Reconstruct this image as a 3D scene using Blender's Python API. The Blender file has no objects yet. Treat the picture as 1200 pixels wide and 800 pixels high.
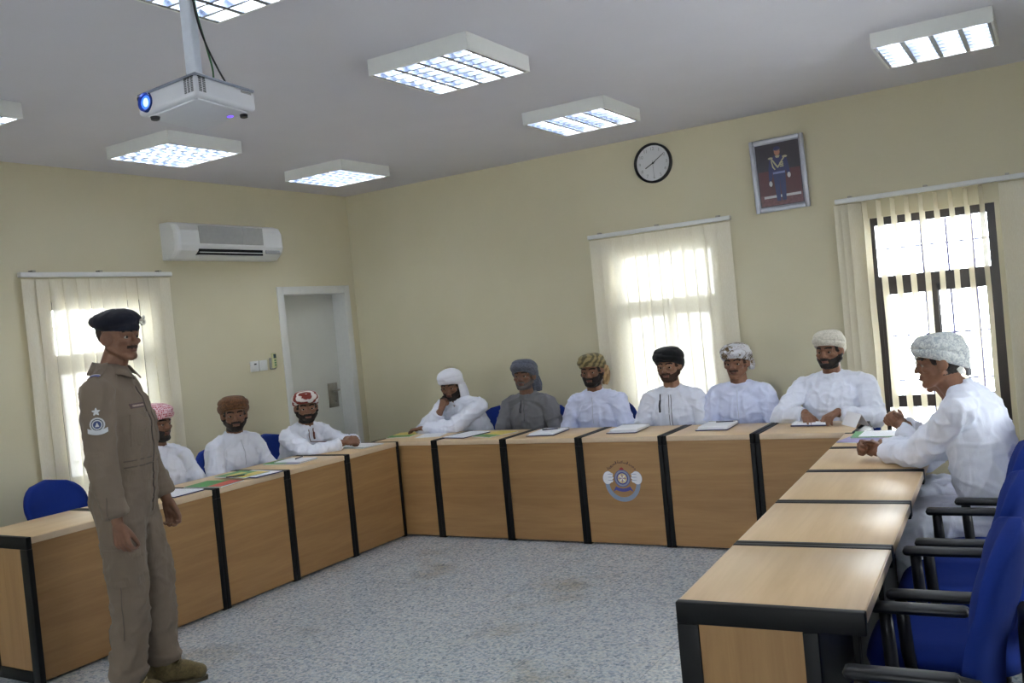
import bpy, bmesh, math, random
import numpy as np
from mathutils import Vector, Matrix, Quaternion, noise
from mathutils.bvhtree import BVHTree

random.seed(7)
SC = bpy.context.scene
C = SC.collection
PI = math.pi

# ------------------------------------------------------------------ camera, world, exposure
CEIL = 2.935
cam_d = bpy.data.cameras.new('camera')
cam = bpy.data.objects.new('camera', cam_d)
C.objects.link(cam)
SC.camera = cam
FPX, YAW, PITCH, ROLL = 1077.716, 0.53869, -0.02008, -0.09622
cam_d.sensor_width = 36.0
cam_d.sensor_fit = 'HORIZONTAL'
cam_d.lens = FPX / 1200 * 36.0
cam_d.clip_start = 0.05
_f = Vector((-math.sin(YAW) * math.cos(PITCH), math.cos(YAW) * math.cos(PITCH), math.sin(PITCH)))
_r = Vector((math.cos(YAW), math.sin(YAW), 0))
_u = _r.cross(_f)
_r2 = math.cos(ROLL) * _r + math.sin(ROLL) * _u
_u2 = -math.sin(ROLL) * _r + math.cos(ROLL) * _u
_m = Matrix((_r2, _u2, -_f)).transposed().to_4x4()
_m.translation = Vector((5.8519, -6.9215, 1.565))
cam.matrix_world = _m

w = bpy.data.worlds.new('world')
SC.world = w
w.use_nodes = True
_bg = w.node_tree.nodes['Background']
_bg.inputs[0].default_value = (0.93, 0.96, 1.0, 1)
_bg.inputs[1].default_value = 9.0
TUBE_STRENGTH = 22.0
SC.view_settings.view_transform = 'Standard'
SC.view_settings.look = 'None'
SC.view_settings.gamma = 1
SC.view_settings.use_curve_mapping = False
SC.view_settings.exposure = 1.15
SC.cycles.use_denoising = True
SC.cycles.max_bounces = 10
SC.cycles.diffuse_bounces = 6
SC.cycles.transparent_max_bounces = 16
SC.cycles.sample_clamp_indirect = 6.0
SC.cycles.caustics_reflective = True
SC.cycles.blur_glossy = 1.0
SC.cycles.caustics_refractive = False


# ------------------------------------------------------------------ materials
def S2L(r, g=None, b=None):
    if g is None:
        r, g, b = r
    f = lambda v: (v / 255 / 12.92) if v / 255 <= 0.04045 else ((v / 255 + 0.055) / 1.055) ** 2.4
    return (f(r), f(g), f(b), 1)


class NT:
    """tiny node-tree writer"""
    def __init__(s, name):
        s.m = bpy.data.materials.new(name)
        s.m.use_nodes = True
        s.t = s.m.node_tree
        s.b = s.t.nodes['Principled BSDF']
        s.out = s.t.nodes['Material Output']

    def n(s, kind, **kw):
        nd = s.t.nodes.new('ShaderNode' + kind)
        for k, v in kw.items():
            if k.startswith('i_'):
                key = k[2:]
                key = int(key) if key.isdigit() else key.replace('_', ' ')
                nd.inputs[key].default_value = v
            else:
                setattr(nd, k, v)
        return nd

    def l(s, a, b):
        s.t.links.new(a, b)

    def coord(s, scale=(1, 1, 1), rot=(0, 0, 0), out='Object'):
        tc = s.n('TexCoord')
        mp = s.n('Mapping')
        mp.inputs['Scale'].default_value = scale
        mp.inputs['Rotation'].default_value = rot
        s.l(tc.outputs[out], mp.inputs[0])
        return mp.outputs[0]

    def noise(s, vec, scale, detail=3, rough=0.5, dist=0.0):
        nd = s.n('TexNoise')
        nd.inputs['Scale'].default_value = scale
        nd.inputs['Detail'].default_value = detail
        nd.inputs['Roughness'].default_value = rough
        nd.inputs['Distortion'].default_value = dist
        if vec is not None:
            s.l(vec, nd.inputs['Vector'])
        return nd.outputs['Fac']

    def ramp(s, fac, stops, interp='LINEAR'):
        r = s.n('ValToRGB')
        r.color_ramp.interpolation = interp
        el = r.color_ramp.elements
        while len(el) < len(stops):
            el.new(0.5)
        for e, (p, c) in zip(el, stops):
            e.position = p
            e.color = c
        s.l(fac, r.inputs[0])
        return r.outputs[0]

    def bump(s, h, strength=0.2, dist=0.01):
        b = s.n('Bump')
        b.inputs['Strength'].default_value = strength
        b.inputs['Distance'].default_value = dist
        s.l(h, b.inputs['Height'])
        s.l(b.outputs[0], s.b.inputs['Normal'])

    def set(s, **kw):
        for k, v in kw.items():
            s.b.inputs[k.replace('_', ' ')].default_value = v
        return s


def plain(name, rgb, rough=0.5, spec=0.5, metal=0.0, var=0.04, nscale=30.0, bump=0.0):
    """solid paint/plastic/metal with a faint procedural variation"""
    t = NT(name)
    v = t.coord()
    f = t.noise(v, nscale, 3)
    c = S2L(rgb)
    lo = tuple(x * (1 - var) for x in c[:3]) + (1,)
    hi = tuple(min(1, x * (1 + var)) for x in c[:3]) + (1,)
    t.l(t.ramp(f, [(0.3, lo), (0.7, hi)]), t.b.inputs['Base Color'])
    t.set(Roughness=rough, Metallic=metal)
    t.b.inputs['Specular IOR Level'].default_value = spec
    if bump:
        t.bump(f, bump, 0.004)
    return t.m


def wood(name, a, b, axis=0, rough=0.35):
    t = NT(name)
    sc = [11, 11, 11]
    sc[axis] = 0.9
    v = t.coord(scale=sc)
    f1 = t.noise(v, 1.6, 6, 0.6, 0.6)
    sc2 = [120, 120, 120]
    sc2[axis] = 5
    f2 = t.noise(t.coord(scale=sc2), 1.0, 2, 0.5)
    mx = t.n('Mix', data_type='FLOAT')
    mx.inputs[0].default_value = 0.15
    t.l(f1, mx.inputs[2])
    t.l(f2, mx.inputs[3])
    t.l(t.ramp(mx.outputs[0], [(0.32, S2L(a)), (0.66, S2L(b))]), t.b.inputs['Base Color'])
    t.set(Roughness=rough)
    t.b.inputs['Specular IOR Level'].default_value = 0.5
    return t.m


def cloth(name, rgb, rgb2=None, kind='plain', rough=0.85, scale=1.0, sheen=0.1, bump=0.25):
    """woven cloth; kind: plain, check, paisley, stripe, mottled"""
    t = NT(name)
    v = t.coord()
    wv = t.noise(v, 260 * scale, 2, 0.6)
    c1 = S2L(rgb)
    c2 = S2L(rgb2 or rgb)
    if kind == 'plain':
        f = t.noise(v, 9, 3)
        t.l(t.ramp(f, [(0.3, tuple(x * .95 for x in c1[:3]) + (1,)), (0.7, c1)]), t.b.inputs['Base Color'])
    elif kind == 'mottled':
        f = t.noise(v, 55 * scale, 4, 0.65, 1.2)
        t.l(t.ramp(f, [(0.42, c1), (0.58, c2)]), t.b.inputs['Base Color'])
    elif kind == 'check':
        vo = t.n('TexVoronoi', distance='CHEBYCHEV')
        vo.inputs['Scale'].default_value = 78 * scale
        vo.inputs['Randomness'].default_value = 0.25
        t.l(v, vo.inputs['Vector'])
        t.l(t.ramp(vo.outputs['Distance'], [(0.25, c1), (0.45, c2)]), t.b.inputs['Base Color'])
    elif kind == 'paisley':
        f1 = t.noise(v, 34 * scale, 3, .6, 2.0)
        f2 = t.noise(v, 9 * scale, 2, .5, .5)
        mm = t.n('Math', operation='MULTIPLY')
        t.l(f1, mm.inputs[0])
        t.l(f2, mm.inputs[1])
        t.l(t.ramp(mm.outputs[0], [(0.25, c1), (0.32, c2)]), t.b.inputs['Base Color'])
    elif kind == 'stripe':
        wv2 = t.n('TexWave', wave_type='BANDS', bands_direction='DIAGONAL')
        wv2.inputs['Scale'].default_value = 9 * scale
        wv2.inputs['Distortion'].default_value = 5.0
        wv2.inputs['Detail'].default_value = 3
        wv2.inputs['Detail Scale'].default_value = 1.5
        t.l(v, wv2.inputs['Vector'])
        t.l(t.ramp(wv2.outputs['Fac'], [(0.35, c1), (0.65, c2)]), t.b.inputs['Base Color'])
    t.set(Roughness=rough)
    t.b.inputs['Sheen Weight'].default_value = sheen
    t.b.inputs['Specular IOR Level'].default_value = 0.2
    big = t.noise(t.coord(scale=(1, 1, 0.45)), 16, 4, 0.55, 0.8)
    ad = t.n('Math', operation='MULTIPLY_ADD')
    ad.inputs[1].default_value = 0.06
    t.l(wv, ad.inputs[0])
    t.l(big, ad.inputs[2])
    t.bump(ad.outputs[0], bump, 0.02)
    return t.m


def emit(name, rgb, strength):
    t = NT(name)
    e = t.n('Emission')
    e.inputs[0].default_value = rgb
    e.inputs[1].default_value = strength
    t.l(e.outputs[0], t.out.inputs[0])
    return t.m


M = {}
def _wall():
    t = NT('wall paint')
    v = t.coord()
    f = t.noise(v, 2.0, 2)
    t.l(t.ramp(f, [(0.3, S2L(206, 198, 169)), (0.7, S2L(210, 202, 174))]), t.b.inputs['Base Color'])
    t.set(Roughness=0.6)
    t.b.inputs['Specular IOR Level'].default_value = 0.3
    t.bump(t.noise(v, 120, 3), 0.08, 0.003)
    return t.m
M['wall'] = _wall()
M['ceiling'] = plain('ceiling paint', (212, 210, 217), 0.8, 0.2, var=0.015, nscale=3)
M['white_paint'] = plain('white gloss paint', (214, 214, 210), 0.4, 0.4, var=0.02)
M['door'] = plain('door laminate', (206, 206, 198), 0.45, 0.4, var=0.02, nscale=5)
M['black'] = plain('black powder coat', (11, 12, 14), 0.5, 0.25, var=0.1)
M['black_plastic'] = plain('black plastic', (22, 23, 26), 0.42, 0.4, var=0.08, nscale=80)
M['dark_frame'] = plain('dark brown window frame', (48, 41, 38), 0.35, 0.5, var=0.06)
M['white_plastic'] = plain('white plastic', (222, 222, 220), 0.4, 0.5, var=0.01)
M['grey_plastic'] = plain('grey plastic', (150, 150, 150), 0.5, 0.4, var=0.03)
M['lamp_metal'] = plain('white lamp housing', (224, 225, 222), 0.4, 0.4, var=0.01)
M['steel'] = plain('brushed steel', (170, 165, 155), 0.3, 0.5, metal=1.0, var=0.08)
M['chrome'] = plain('louvre aluminium', (146, 152, 166), 0.25, 0.5, metal=1.0, var=0.02)
M['wood_top'] = wood('beech lit top', (202, 170, 128), (214, 184, 144), 0, 0.36)  # same beech as the panels, in the lighter tone of a lit top
M['wood_front_shaded'] = wood('beech shaded front', (148, 110, 68), (168, 130, 84), 0, 0.45)  # same beech as the top, shade of the upright front put into the colour
M['wood_side_shaded'] = wood('beech shaded side', (148, 112, 72), (166, 130, 86), 2, 0.45)  # again the same beech, darkened as a shaded end face
M['edge'] = plain('edge band', (214, 190, 160), 0.35, 0.5, var=0.03)
M['blue'] = cloth('blue chair fabric', (25, 47, 122), kind='plain', rough=0.95, sheen=0.0, bump=0.06)
M['paper'] = plain('white paper', (235, 236, 242), 0.7, 0.2, var=0.01)
M['navy'] = plain('navy cover', (38, 40, 88), 0.4, 0.5, var=0.05)
M['green'] = plain('green printed cover', (66, 140, 70), 0.4, 0.5, var=0.12, nscale=12)
M['red'] = plain('red printed cover', (196, 66, 56), 0.4, 0.5, var=0.1, nscale=12)
M['yellow'] = plain('yellow printed cover', (214, 188, 84), 0.4, 0.5, var=0.12, nscale=12)
M['lilac'] = plain('lilac cover', (150, 140, 190), 0.4, 0.5, var=0.1)
M['ink'] = plain('pen barrel', (30, 30, 60), 0.3, 0.5)


def _floor():
    t = NT('speckled granite tile')
    v = t.coord(out='Object')
    vo = t.n('TexVoronoi')
    vo.inputs['Scale'].default_value = 78
    t.l(v, vo.inputs['Vector'])
    c1 = t.ramp(vo.outputs['Color'], [(0.0, S2L(62, 76, 92)), (0.28, S2L(128, 142, 156)), (0.5, S2L(192, 198, 204)),
                                      (0.82, S2L(192, 188, 180)), (1.0, S2L(246, 248, 250))])
    f = t.noise(v, 58, 4, 0.75)
    c2 = t.ramp(f, [(0.34, S2L(96, 112, 130)), (0.5, S2L(172, 179, 186)), (0.75, S2L(222, 224, 226))])
    mx = t.n('Mix', data_type='RGBA')
    mx.inputs[0].default_value = 0.5
    t.l(c1, mx.inputs[6])
    t.l(c2, mx.inputs[7])
    br = t.n('TexBrick')
    br.offset = 0.0
    br.inputs['Scale'].default_value = 1.0
    br.inputs['Brick Width'].default_value = 0.6
    br.inputs['Row Height'].default_value = 0.6
    br.inputs['Mortar Size'].default_value = 0.0025
    br.inputs['Color1'].default_value = (1, 1, 1, 1)
    br.inputs['Color2'].default_value = (.95, .95, .95, 1)
    br.inputs['Mortar'].default_value = (.7, .7, .7, 1)
    t.l(v, br.inputs['Vector'])
    m2 = t.n('Mix', data_type='RGBA', blend_type='MULTIPLY')
    m2.inputs[0].default_value = 1
    t.l(mx.outputs[2], m2.inputs[6])
    t.l(br.outputs['Color'], m2.inputs[7])
    st = t.ramp(t.noise(v, 1.7, 4, 0.6), [(0.56, (1, 1, 1, 1)), (0.72, (.80, .74, .64, 1))])
    m3 = t.n('Mix', data_type='RGBA', blend_type='MULTIPLY')
    m3.inputs[0].default_value = 1
    t.l(m2.outputs[2], m3.inputs[6])
    t.l(st, m3.inputs[7])
    t.l(m3.outputs[2], t.b.inputs['Base Color'])
    t.set(Roughness=0.2)
    t.b.inputs['Specular IOR Level'].default_value = 0.5
    return t.m
M['floor'] = _floor()


def _glass():
    t = NT('window glass')
    tr = t.n('BsdfTransparent')
    tr.inputs[0].default_value = (.96, .98, .98, 1)
    gl = t.n('BsdfGlossy')
    gl.inputs['Roughness'].default_value = 0.02
    fr = t.n('Fresnel')
    mx = t.n('MixShader')
    t.l(fr.outputs[0], mx.inputs[0])
    t.l(tr.outputs[0], mx.inputs[1])
    t.l(gl.outputs[0], mx.inputs[2])
    t.l(mx.outputs[0], t.out.inputs[0])
    return t.m
M['glass'] = _glass()


def _blind():
    t = NT('blind fabric')
    v = t.coord(scale=(300, 300, 40))
    f = t.noise(v, 1.0, 2)
    col = t.ramp(f, [(0.3, S2L(236, 229, 208)), (0.7, S2L(244, 238, 220))])
    d = t.n('BsdfDiffuse')
    tl = t.n('BsdfTranslucent')
    t.l(col, d.inputs[0])
    t.l(col, tl.inputs[0])
    mx = t.n('MixShader')
    mx.inputs[0].default_value = 0.17
    t.l(d.outputs[0], mx.inputs[1])
    t.l(tl.outputs[0], mx.inputs[2])
    tp = t.n('BsdfTransparent')
    m2 = t.n('MixShader')
    m2.inputs[0].default_value = 0.03
    t.l(mx.outputs[0], m2.inputs[1])
    t.l(tp.outputs[0], m2.inputs[2])
    t.l(m2.outputs[0], t.out.inputs[0])
    return t.m
M['blind'] = _blind()


# ------------------------------------------------------------------ geometry helpers
class MB:
    """collects shapes and links them as ONE mesh object"""
    def __init__(s):
        s.v, s.f, s.mi, s.sm = [], [], [], []

    def add(s, verts, faces, mi=0, sm=False, mat=None):
        o = len(s.v)
        for p in verts:
            p = Vector(p)
            s.v.append(mat @ p if mat is not None else p)
        for f in faces:
            s.f.append([i + o for i in f])
            s.mi.append(mi)
            s.sm.append(sm)
        return s

    def box(s, lo, hi, mi=0, bev=0.0, mat=None, seg=2):
        x0, y0, z0 = lo
        x1, y1, z1 = hi
        if bev <= 0:
            v = [(x0, y0, z0), (x1, y0, z0), (x1, y1, z0), (x0, y1, z0), (x0, y0, z1), (x1, y0, z1), (x1, y1, z1), (x0, y1, z1)]
            return s.add(v, [(0, 3, 2, 1), (4, 5, 6, 7), (0, 1, 5, 4), (1, 2, 6, 5), (2, 3, 7, 6), (3, 0, 4, 7)], mi, False, mat)
        bm = bmesh.new()
        bmesh.ops.create_cube(bm, size=1)
        for q in bm.verts:
            q.co = Vector(((x0 + x1) / 2 + q.co.x * (x1 - x0), (y0 + y1) / 2 + q.co.y * (y1 - y0), (z0 + z1) / 2 + q.co.z * (z1 - z0)))
        bmesh.ops.bevel(bm, geom=bm.edges[:], offset=min(bev, .49 * min(x1 - x0, y1 - y0, z1 - z0)), segments=seg, profile=.5, affect='EDGES')
        return s.bm(bm, mi, True, mat)

    def bm(s, bm, mi=0, sm=True, mat=None):
        bm.verts.index_update()
        s.add([q.co.copy() for q in bm.verts], [[q.index for q in f.verts] for f in bm.faces], mi, sm, mat)
        bm.free()
        return s

    def cone(s, p1, r1, p2, r2, n=16, mi=0, sm=True, caps=True, mat=None):
        p1, p2 = Vector(p1), Vector(p2)
        q = (p2 - p1).to_track_quat('Z', 'Y')
        v, f = [], []
        for p, r in ((p1, r1), (p2, r2)):
            for k in range(n):
                a = 2 * PI * k / n
                v.append(p + q @ Vector((r * math.cos(a), r * math.sin(a), 0)))
        for k in range(n):
            f.append((k, (k + 1) % n, n + (k + 1) % n, n + k))
        s.add(v, f, mi, sm, mat)
        if caps:
            s.add(v[:n][::-1], [list(range(n))], mi, False, mat)
            s.add(v[n:], [list(range(n))], mi, False, mat)
        return s

    def capsule(s, p1, r1, p2, r2, n=14, rings=5, mi=0, mat=None, flat2=False, flat1=False):
        p1, p2 = Vector(p1), Vector(p2)
        d = p2 - p1
        q = d.to_track_quat('Z', 'Y') if d.length > 1e-6 else Quaternion()
        prof = []
        if flat1:
            prof += [(1e-4, 0, p1), (r1, 0, p1)]
        else:
            prof += [(r1 * math.sin(PI / 2 * k / rings) + 1e-5, -r1 * math.cos(PI / 2 * k / rings), p1) for k in range(rings + 1)]
        if flat2:
            prof += [(r2, 0, p2), (1e-4, 0, p2)]
        else:
            prof += [(r2 * math.cos(PI / 2 * k / rings) + 1e-5, r2 * math.sin(PI / 2 * k / rings), p2) for k in range(rings + 1)]
        v, f = [], []
        for r, z, p in prof:
            for k in range(n):
                a = 2 * PI * k / n
                v.append(p + q @ Vector((r * math.cos(a), r * math.sin(a), z)))
        m = len(prof)
        for i in range(m - 1):
            for k in range(n):
                f.append((i * n + k, i * n + (k + 1) % n, (i + 1) * n + (k + 1) % n, (i + 1) * n + k))
        f.append(list(range(n))[::-1])
        f.append([(m - 1) * n + k for k in range(n)])
        return s.add(v, f, mi, True, mat)

    def ell(s, c, r, rot=None, n=20, m=12, mi=0, mat=None):
        c = Vector(c)
        R = Matrix.Identity(3) if rot is None else rot
        v, f = [], []
        v.append(c + R @ Vector((0, 0, -r[2])))
        for i in range(1, m):
            t = PI * i / m
            for k in range(n):
                a = 2 * PI * k / n
                v.append(c + R @ Vector((r[0] * math.sin(t) * math.cos(a), r[1] * math.sin(t) * math.sin(a), -r[2] * math.cos(t))))
        v.append(c + R @ Vector((0, 0, r[2])))
        L = len(v) - 1
        for k in range(n):
            f.append((0, 1 + (k + 1) % n, 1 + k))
            f.append((L, L - n + k, L - n + (k + 1) % n))
        for i in range(m - 2):
            for k in range(n):
                a = 1 + i * n
                f.append((a + k, a + (k + 1) % n, a + n + (k + 1) % n, a + n + k))
        return s.add(v, f, mi, True, mat)

    def tube(s, pts, r, n=8, mi=0, mat=None, closed=False):
        pts = [Vector(p) for p in pts]
        rs = r if isinstance(r, (list, tuple)) else [r] * len(pts)
        v, f = [], []
        N = len(pts)
        up = None
        for i, p in enumerate(pts):
            if closed:
                d = pts[(i + 1) % N] - pts[i - 1]
            else:
                d = pts[min(i + 1, N - 1)] - pts[max(i - 1, 0)]
            d.normalize()
            if up is None:
                up = d.orthogonal().normalized()
            up = (up - d * up.dot(d)).normalized()
            sd = d.cross(up)
            for k in range(n):
                a = 2 * PI * k / n
                v.append(p + rs[i] * (up * math.cos(a) + sd * math.sin(a)))
        for i in range(N if closed else N - 1):
            j = (i + 1) % N
            for k in range(n):
                f.append((i * n + k, i * n + (k + 1) % n, j * n + (k + 1) % n, j * n + k))
        if not closed:
            f.append(list(range(n))[::-1])
            f.append([(N - 1) * n + k for k in range(n)])
        return s.add(v, f, mi, True, mat)

    def prism(s, outline, y0, y1, mi=0, mat=None, sm=False):
        """outline in x,z extruded along y"""
        n = len(outline)
        v = [(x, y0, z) for x, z in outline] + [(x, y1, z) for x, z in outline]
        f = [list(range(n)), list(range(2 * n - 1, n - 1, -1))]
        s.add(v, f, mi, False, mat)
        return s.add(v, [((k + 1) % n, k, n + k, n + (k + 1) % n) for k in range(n)], mi, sm, mat)

    def build(s, name, mats, parent=None, loc=None, rz=0.0, fix=True):
        me = bpy.data.meshes.new(name)
        me.from_pydata([tuple(p) for p in s.v], [], s.f)
        me.polygons.foreach_set('use_smooth', s.sm)
        me.polygons.foreach_set('material_index', s.mi)
        for m in (mats if isinstance(mats, (list, tuple)) else [mats]):
            me.materials.append(M[m] if isinstance(m, str) else m)
        if fix:
            b = bmesh.new()
            b.from_mesh(me)
            bmesh.ops.recalc_face_normals(b, faces=b.faces)
            b.to_mesh(me)
            b.free()
        return link(name, me, parent, loc, rz)


def link(name, me, parent=None, loc=None, rz=0.0):
    o = bpy.data.objects.new(name, me)
    C.objects.link(o)
    if parent is not None:
        o.parent = parent
    if loc is not None:
        o.location = loc
    o.rotation_euler = (0, 0, rz)
    return o


def tag(o, label, cat, group=None):
    o['label'] = label
    o['category'] = cat
    if group:
        o['group'] = group
    return o


def thing(name, label, cat, loc=(0, 0, 0), rz=0.0, group=None):
    o = bpy.data.objects.new(name, None)
    o.empty_display_size = 0.05
    C.objects.link(o)
    o.location = loc
    o.rotation_euler = (0, 0, rz)
    return tag(o, label, cat, group)


KIDS = {}
def children(o):
    return [c for c in bpy.data.objects if c.parent == o]


def dup(root, loc, rz, label, group=None):
    r = root.copy()
    C.objects.link(r)
    r.location = loc
    r.rotation_euler = (0, 0, rz)
    r['label'] = label
    if group:
        r['group'] = group
    for ch in children(root):
        c = ch.copy()
        C.objects.link(c)
        c.parent = r
        for g in children(ch):
            d = g.copy()
            C.objects.link(d)
            d.parent = c
    return r


def structure(o):
    o['kind'] = 'structure'
    return o


def rot_zxy(yaw, pitch, roll):
    return (Matrix.Rotation(yaw, 3, 'Z') @ Matrix.Rotation(pitch, 3, 'X') @ Matrix.Rotation(roll, 3, 'Y'))
# ------------------------------------------------------------------ the room
RX, RY, T = 7.6, -8.6, 0.22           # right wall, front wall, wall thickness
WIN_Z0, WIN_Z1 = 0.42, 2.06


def wall_with_holes(name, axis, pos, a0, a1, holes, out, depth=T):
    """a wall in the plane axis=pos, running a0..a1, with rectangular openings (b0,b1,z0,z1); out = +1/-1 away from the room"""
    mb = MB()
    def slab(b0, b1, z0, z1):
        lo, hi = sorted((pos, pos + out * depth))
        if axis == 'y':
            mb.box((b0, lo, z0), (b1, hi, z1))
        else:
            mb.box((lo, b0, z0), (hi, b1, z1))
    x = a0
    for b0, b1, z0, z1 in sorted(holes):
        slab(x, b0, 0, CEIL)
        if z0 > 0:
            slab(b0, b1, 0, z0)
        slab(b0, b1, z1, CEIL)
        x = b1
    slab(x, a1, 0, CEIL)
    return structure(mb.build(name, 'wall'))


WIN_L = (-3.16, -2.33)
WIN_B = (2.71, 3.60)
WIN_R = (4.70, 5.525)
DOOR_Y = (-1.0, -0.14)
structure(MB().box((-T, RY - T, -0.1), (RX + T, T, 0)).build('floor', 'floor'))
structure(MB().box((-T, RY - T, CEIL), (RX + T, T, CEIL + .12)).build('ceiling', 'ceiling'))
wall_with_holes('wall_back', 'y', 0.0, -T, RX + T, [(*WIN_B, WIN_Z0, WIN_Z1), (*WIN_R, WIN_Z0, WIN_Z1)], +1)
wall_with_holes('wall_left', 'x', 0.0, RY - T, 0.0, [(*WIN_L, WIN_Z0, WIN_Z1 - .05), (*DOOR_Y, 0, 2.035)], -1, 0.30)
ADDED_WIN_S = ((-3.6, -2.3),)  # unseen window added to the right wall for more daylight
ADDED_WIN_F = ((1.0, 2.3), (5.0, 6.3))  # unseen windows added behind the camera to light the back wall and ceiling
wall_with_holes('wall_right', 'x', RX, RY - T, 0.0, [(a, b, WIN_Z0 + .3, WIN_Z1) for a, b in ADDED_WIN_S], +1)
wall_with_holes('wall_front', 'y', RY, 0, RX, [(a, b, WIN_Z0 + .3, WIN_Z1) for a, b in ADDED_WIN_F], -1)


def window(name, w, h, loc, rz):
    """dark aluminium window, local x along the wall, y outward, z up from the sill"""
    root = thing(name, 'x', 'x', loc, rz)
    for k in ('label', 'category'):
        del root[k]
    structure(root)
    fr = MB()
    t, d0, d1 = .055, .09, .15
    fr.box((0, d0, 0), (t, d1, h)).box((w - t, d0, 0), (w, d1, h))
    fr.box((t, d0, h - t), (w - t, d1, h)).box((t, d0, 0), (w - t, d1, t))
    tz = 1.60 - loc[2] - .045
    fr.box((t, d0, tz), (w - t, d1, tz + .085))            # transom
    fr.build('window_frame', 'dark_frame', root)
    sb = .70 - loc[2]
    for a, b, yy in ((t, w * .52, d0 + .005), (w * .48, w - t, d0 + .03)):
        s = MB()
        s.box((a, yy, sb), (a + .04, yy + .025, tz)).box((b - .04, yy, sb), (b, yy + .025, tz))
        s.box((a + .04, yy, tz - .05), (b - .04, yy + .025, tz)).box((a + .04, yy, sb), (b - .04, yy + .025, sb + .085))
        s.build('sliding_sash', 'dark_frame', root)
        MB().box((a + .04, yy + .010, sb + .085), (b - .04, yy + .014, tz - .05)).build('glass_pane', 'glass', root)
    MB().box((t, d0 + .03, tz + .085), (w - t, d0 + .034, h - t)).build('glass_pane', 'glass', root)
    MB().box((t, d0 + .03, t), (w - t, d0 + .034, sb)).build('glass_pane', 'glass', root)
    g = MB()
    for k in range(1, 5):
        x = w * k / 5
        g.box((x - .007, .303, .02), (x + .007, .315, h - .02))
    for z in (.12, .45, .78, 1.1, 1.42):
        g.box((0.0, .302, z - .006), (w, .314, z + .006))
    g.build('security_grille', plain('grille paint', (88, 84, 118), .5), root)
    return root


window('window_1', WIN_B[1] - WIN_B[0], WIN_Z1 - WIN_Z0, (WIN_B[0], 0, WIN_Z0), 0)
window('window_2', WIN_R[1] - WIN_R[0], WIN_Z1 - WIN_Z0, (WIN_R[0], 0, WIN_Z0), 0)
window('window_3', WIN_L[1] - WIN_L[0], WIN_Z1 - .05 - WIN_Z0, (0, WIN_L[0], WIN_Z0), PI / 2)

for k, (a, b) in enumerate(ADDED_WIN_S):  # added windows out of view, there for the daylight they let in
    window('window_%d' % (4 + k), b - a, WIN_Z1 - WIN_Z0 - .3, (RX, b, WIN_Z0 + .3), -PI / 2)
for k, (a, b) in enumerate(ADDED_WIN_F):
    window('window_%d' % (6 + k), b - a, WIN_Z1 - WIN_Z0 - .3, (b, RY, WIN_Z0 + .3), PI)


def blind(label, length, loc, rz, angles, drop, skip=()):
    """vertical slat blind; local x along the wall from the left end of the rail, -y into the room"""
    root = thing('vertical_blind', label, 'window blind', loc, rz, None)
    hr = MB().box((0, -.055, 0), (length, -.012, .032), bev=.004)
    hr.build('headrail', 'white_plastic', root)
    for x in (.1, length * .5, length - .1):
        MB().box((x - .012, -.045, .03), (x + .012, 0.0, .045)).build('wall_bracket', 'steel', root)
    for k, (x, a) in enumerate(angles):
        m = Matrix.Translation((x, -.034, 0)) @ Matrix.Rotation(a, 4, 'Z')
        s = MB()
        nz, nx = 10, 6
        v, f = [], []
        for i in range(nz + 1):
            z = -.012 - (drop - .012) * i / nz
            for j in range(nx + 1):
                u = (j / nx - .5)
                v.append((u * .106, .004 * math.cos(u * PI) + .002 * math.sin(i * 1.3 + k), z))
        for i in range(nz):
            for j in range(nx):
                a0 = i * (nx + 1) + j
                f.append((a0, a0 + 1, a0 + nx + 2, a0 + nx + 1))
        s.add(v, f, 0, True, m)
        s.build('slat', 'blind', root)
    return root


# closed blinds over the back window and the left window, an open one over the right window
pit = .098
blind('closed cream vertical blind over the bright window behind the seated men', 1.20, (2.56, 0, 2.185), 0,
      [(.06 + pit * k, math.radians(7 + 2 * math.sin(k * 2.1))) for k in range(12)], 1.72)
blind('closed cream vertical blind on the wall behind the standing officer', 1.20, (0, -3.37, 2.172), PI / 2,
      [(.06 + pit * k, math.radians(7 + 2 * math.sin(k * 1.7))) for k in range(12)], 1.72)
blind('open vertical blind with turned slats showing the dark window frame', 1.19, (4.525, 0, 2.185), 0,
      [(.04, .5), (.085, .6), (.13, .7)] + [(.20 + pit * .93 * k, math.radians(76)) for k in range(9)] + [(1.08, .55), (1.15, .35)], 1.74)

# ------------------------------------------------------------------ door in the left wall
d = thing('door_1', 'x', 'x', (0, DOOR_Y[0], 0), PI / 2)
for k in ('label', 'category'):
    del d[k]
structure(d)
dw = DOOR_Y[1] - DOOR_Y[0]
MB().box((0.03, .150, .005), (dw - .03, .190, 2.005)).build('door_leaf', 'door', d)
fr = MB()
for x0, x1 in ((-.045, .03), (dw - .03, dw + .045)):
    fr.box((x0, -.014, 0), (x1, 0.0, 2.075), bev=.003)
fr.box((0.03, -.014, 2.005), (dw - .03, 0.0, 2.075), bev=.003)
fr.box((0, 0, 0), (.03, .28, 2.035)).box((dw - .03, 0, 0), (dw, .28, 2.035)).box((.03, 0, 2.005), (dw - .03, .28, 2.035))
fr.build('door_frame', 'white_paint', d)
h = MB().box((dw - .215, .141, .93), (dw - .085, .150, 1.16), bev=.003).build('lock_plate', 'steel', d)
hb = MB().capsule((dw - .11, .141, 1.09), .009, (dw - .11, .100, 1.09), .009)
hb.capsule((dw - .11, .100, 1.09), .010, (dw - .20, .100, 1.085), .009)
hb.build('lever_handle', 'steel', h)
kb = MB().cone((dw - .12, .141, .985), .012, (dw - .12, .127, .985), .011)
kb.build('key_cylinder', 'steel', h)
MB().box((.035, .250, 0), (dw - .035, .29, 2.0)).build('door_backing', 'door', d)


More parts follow.
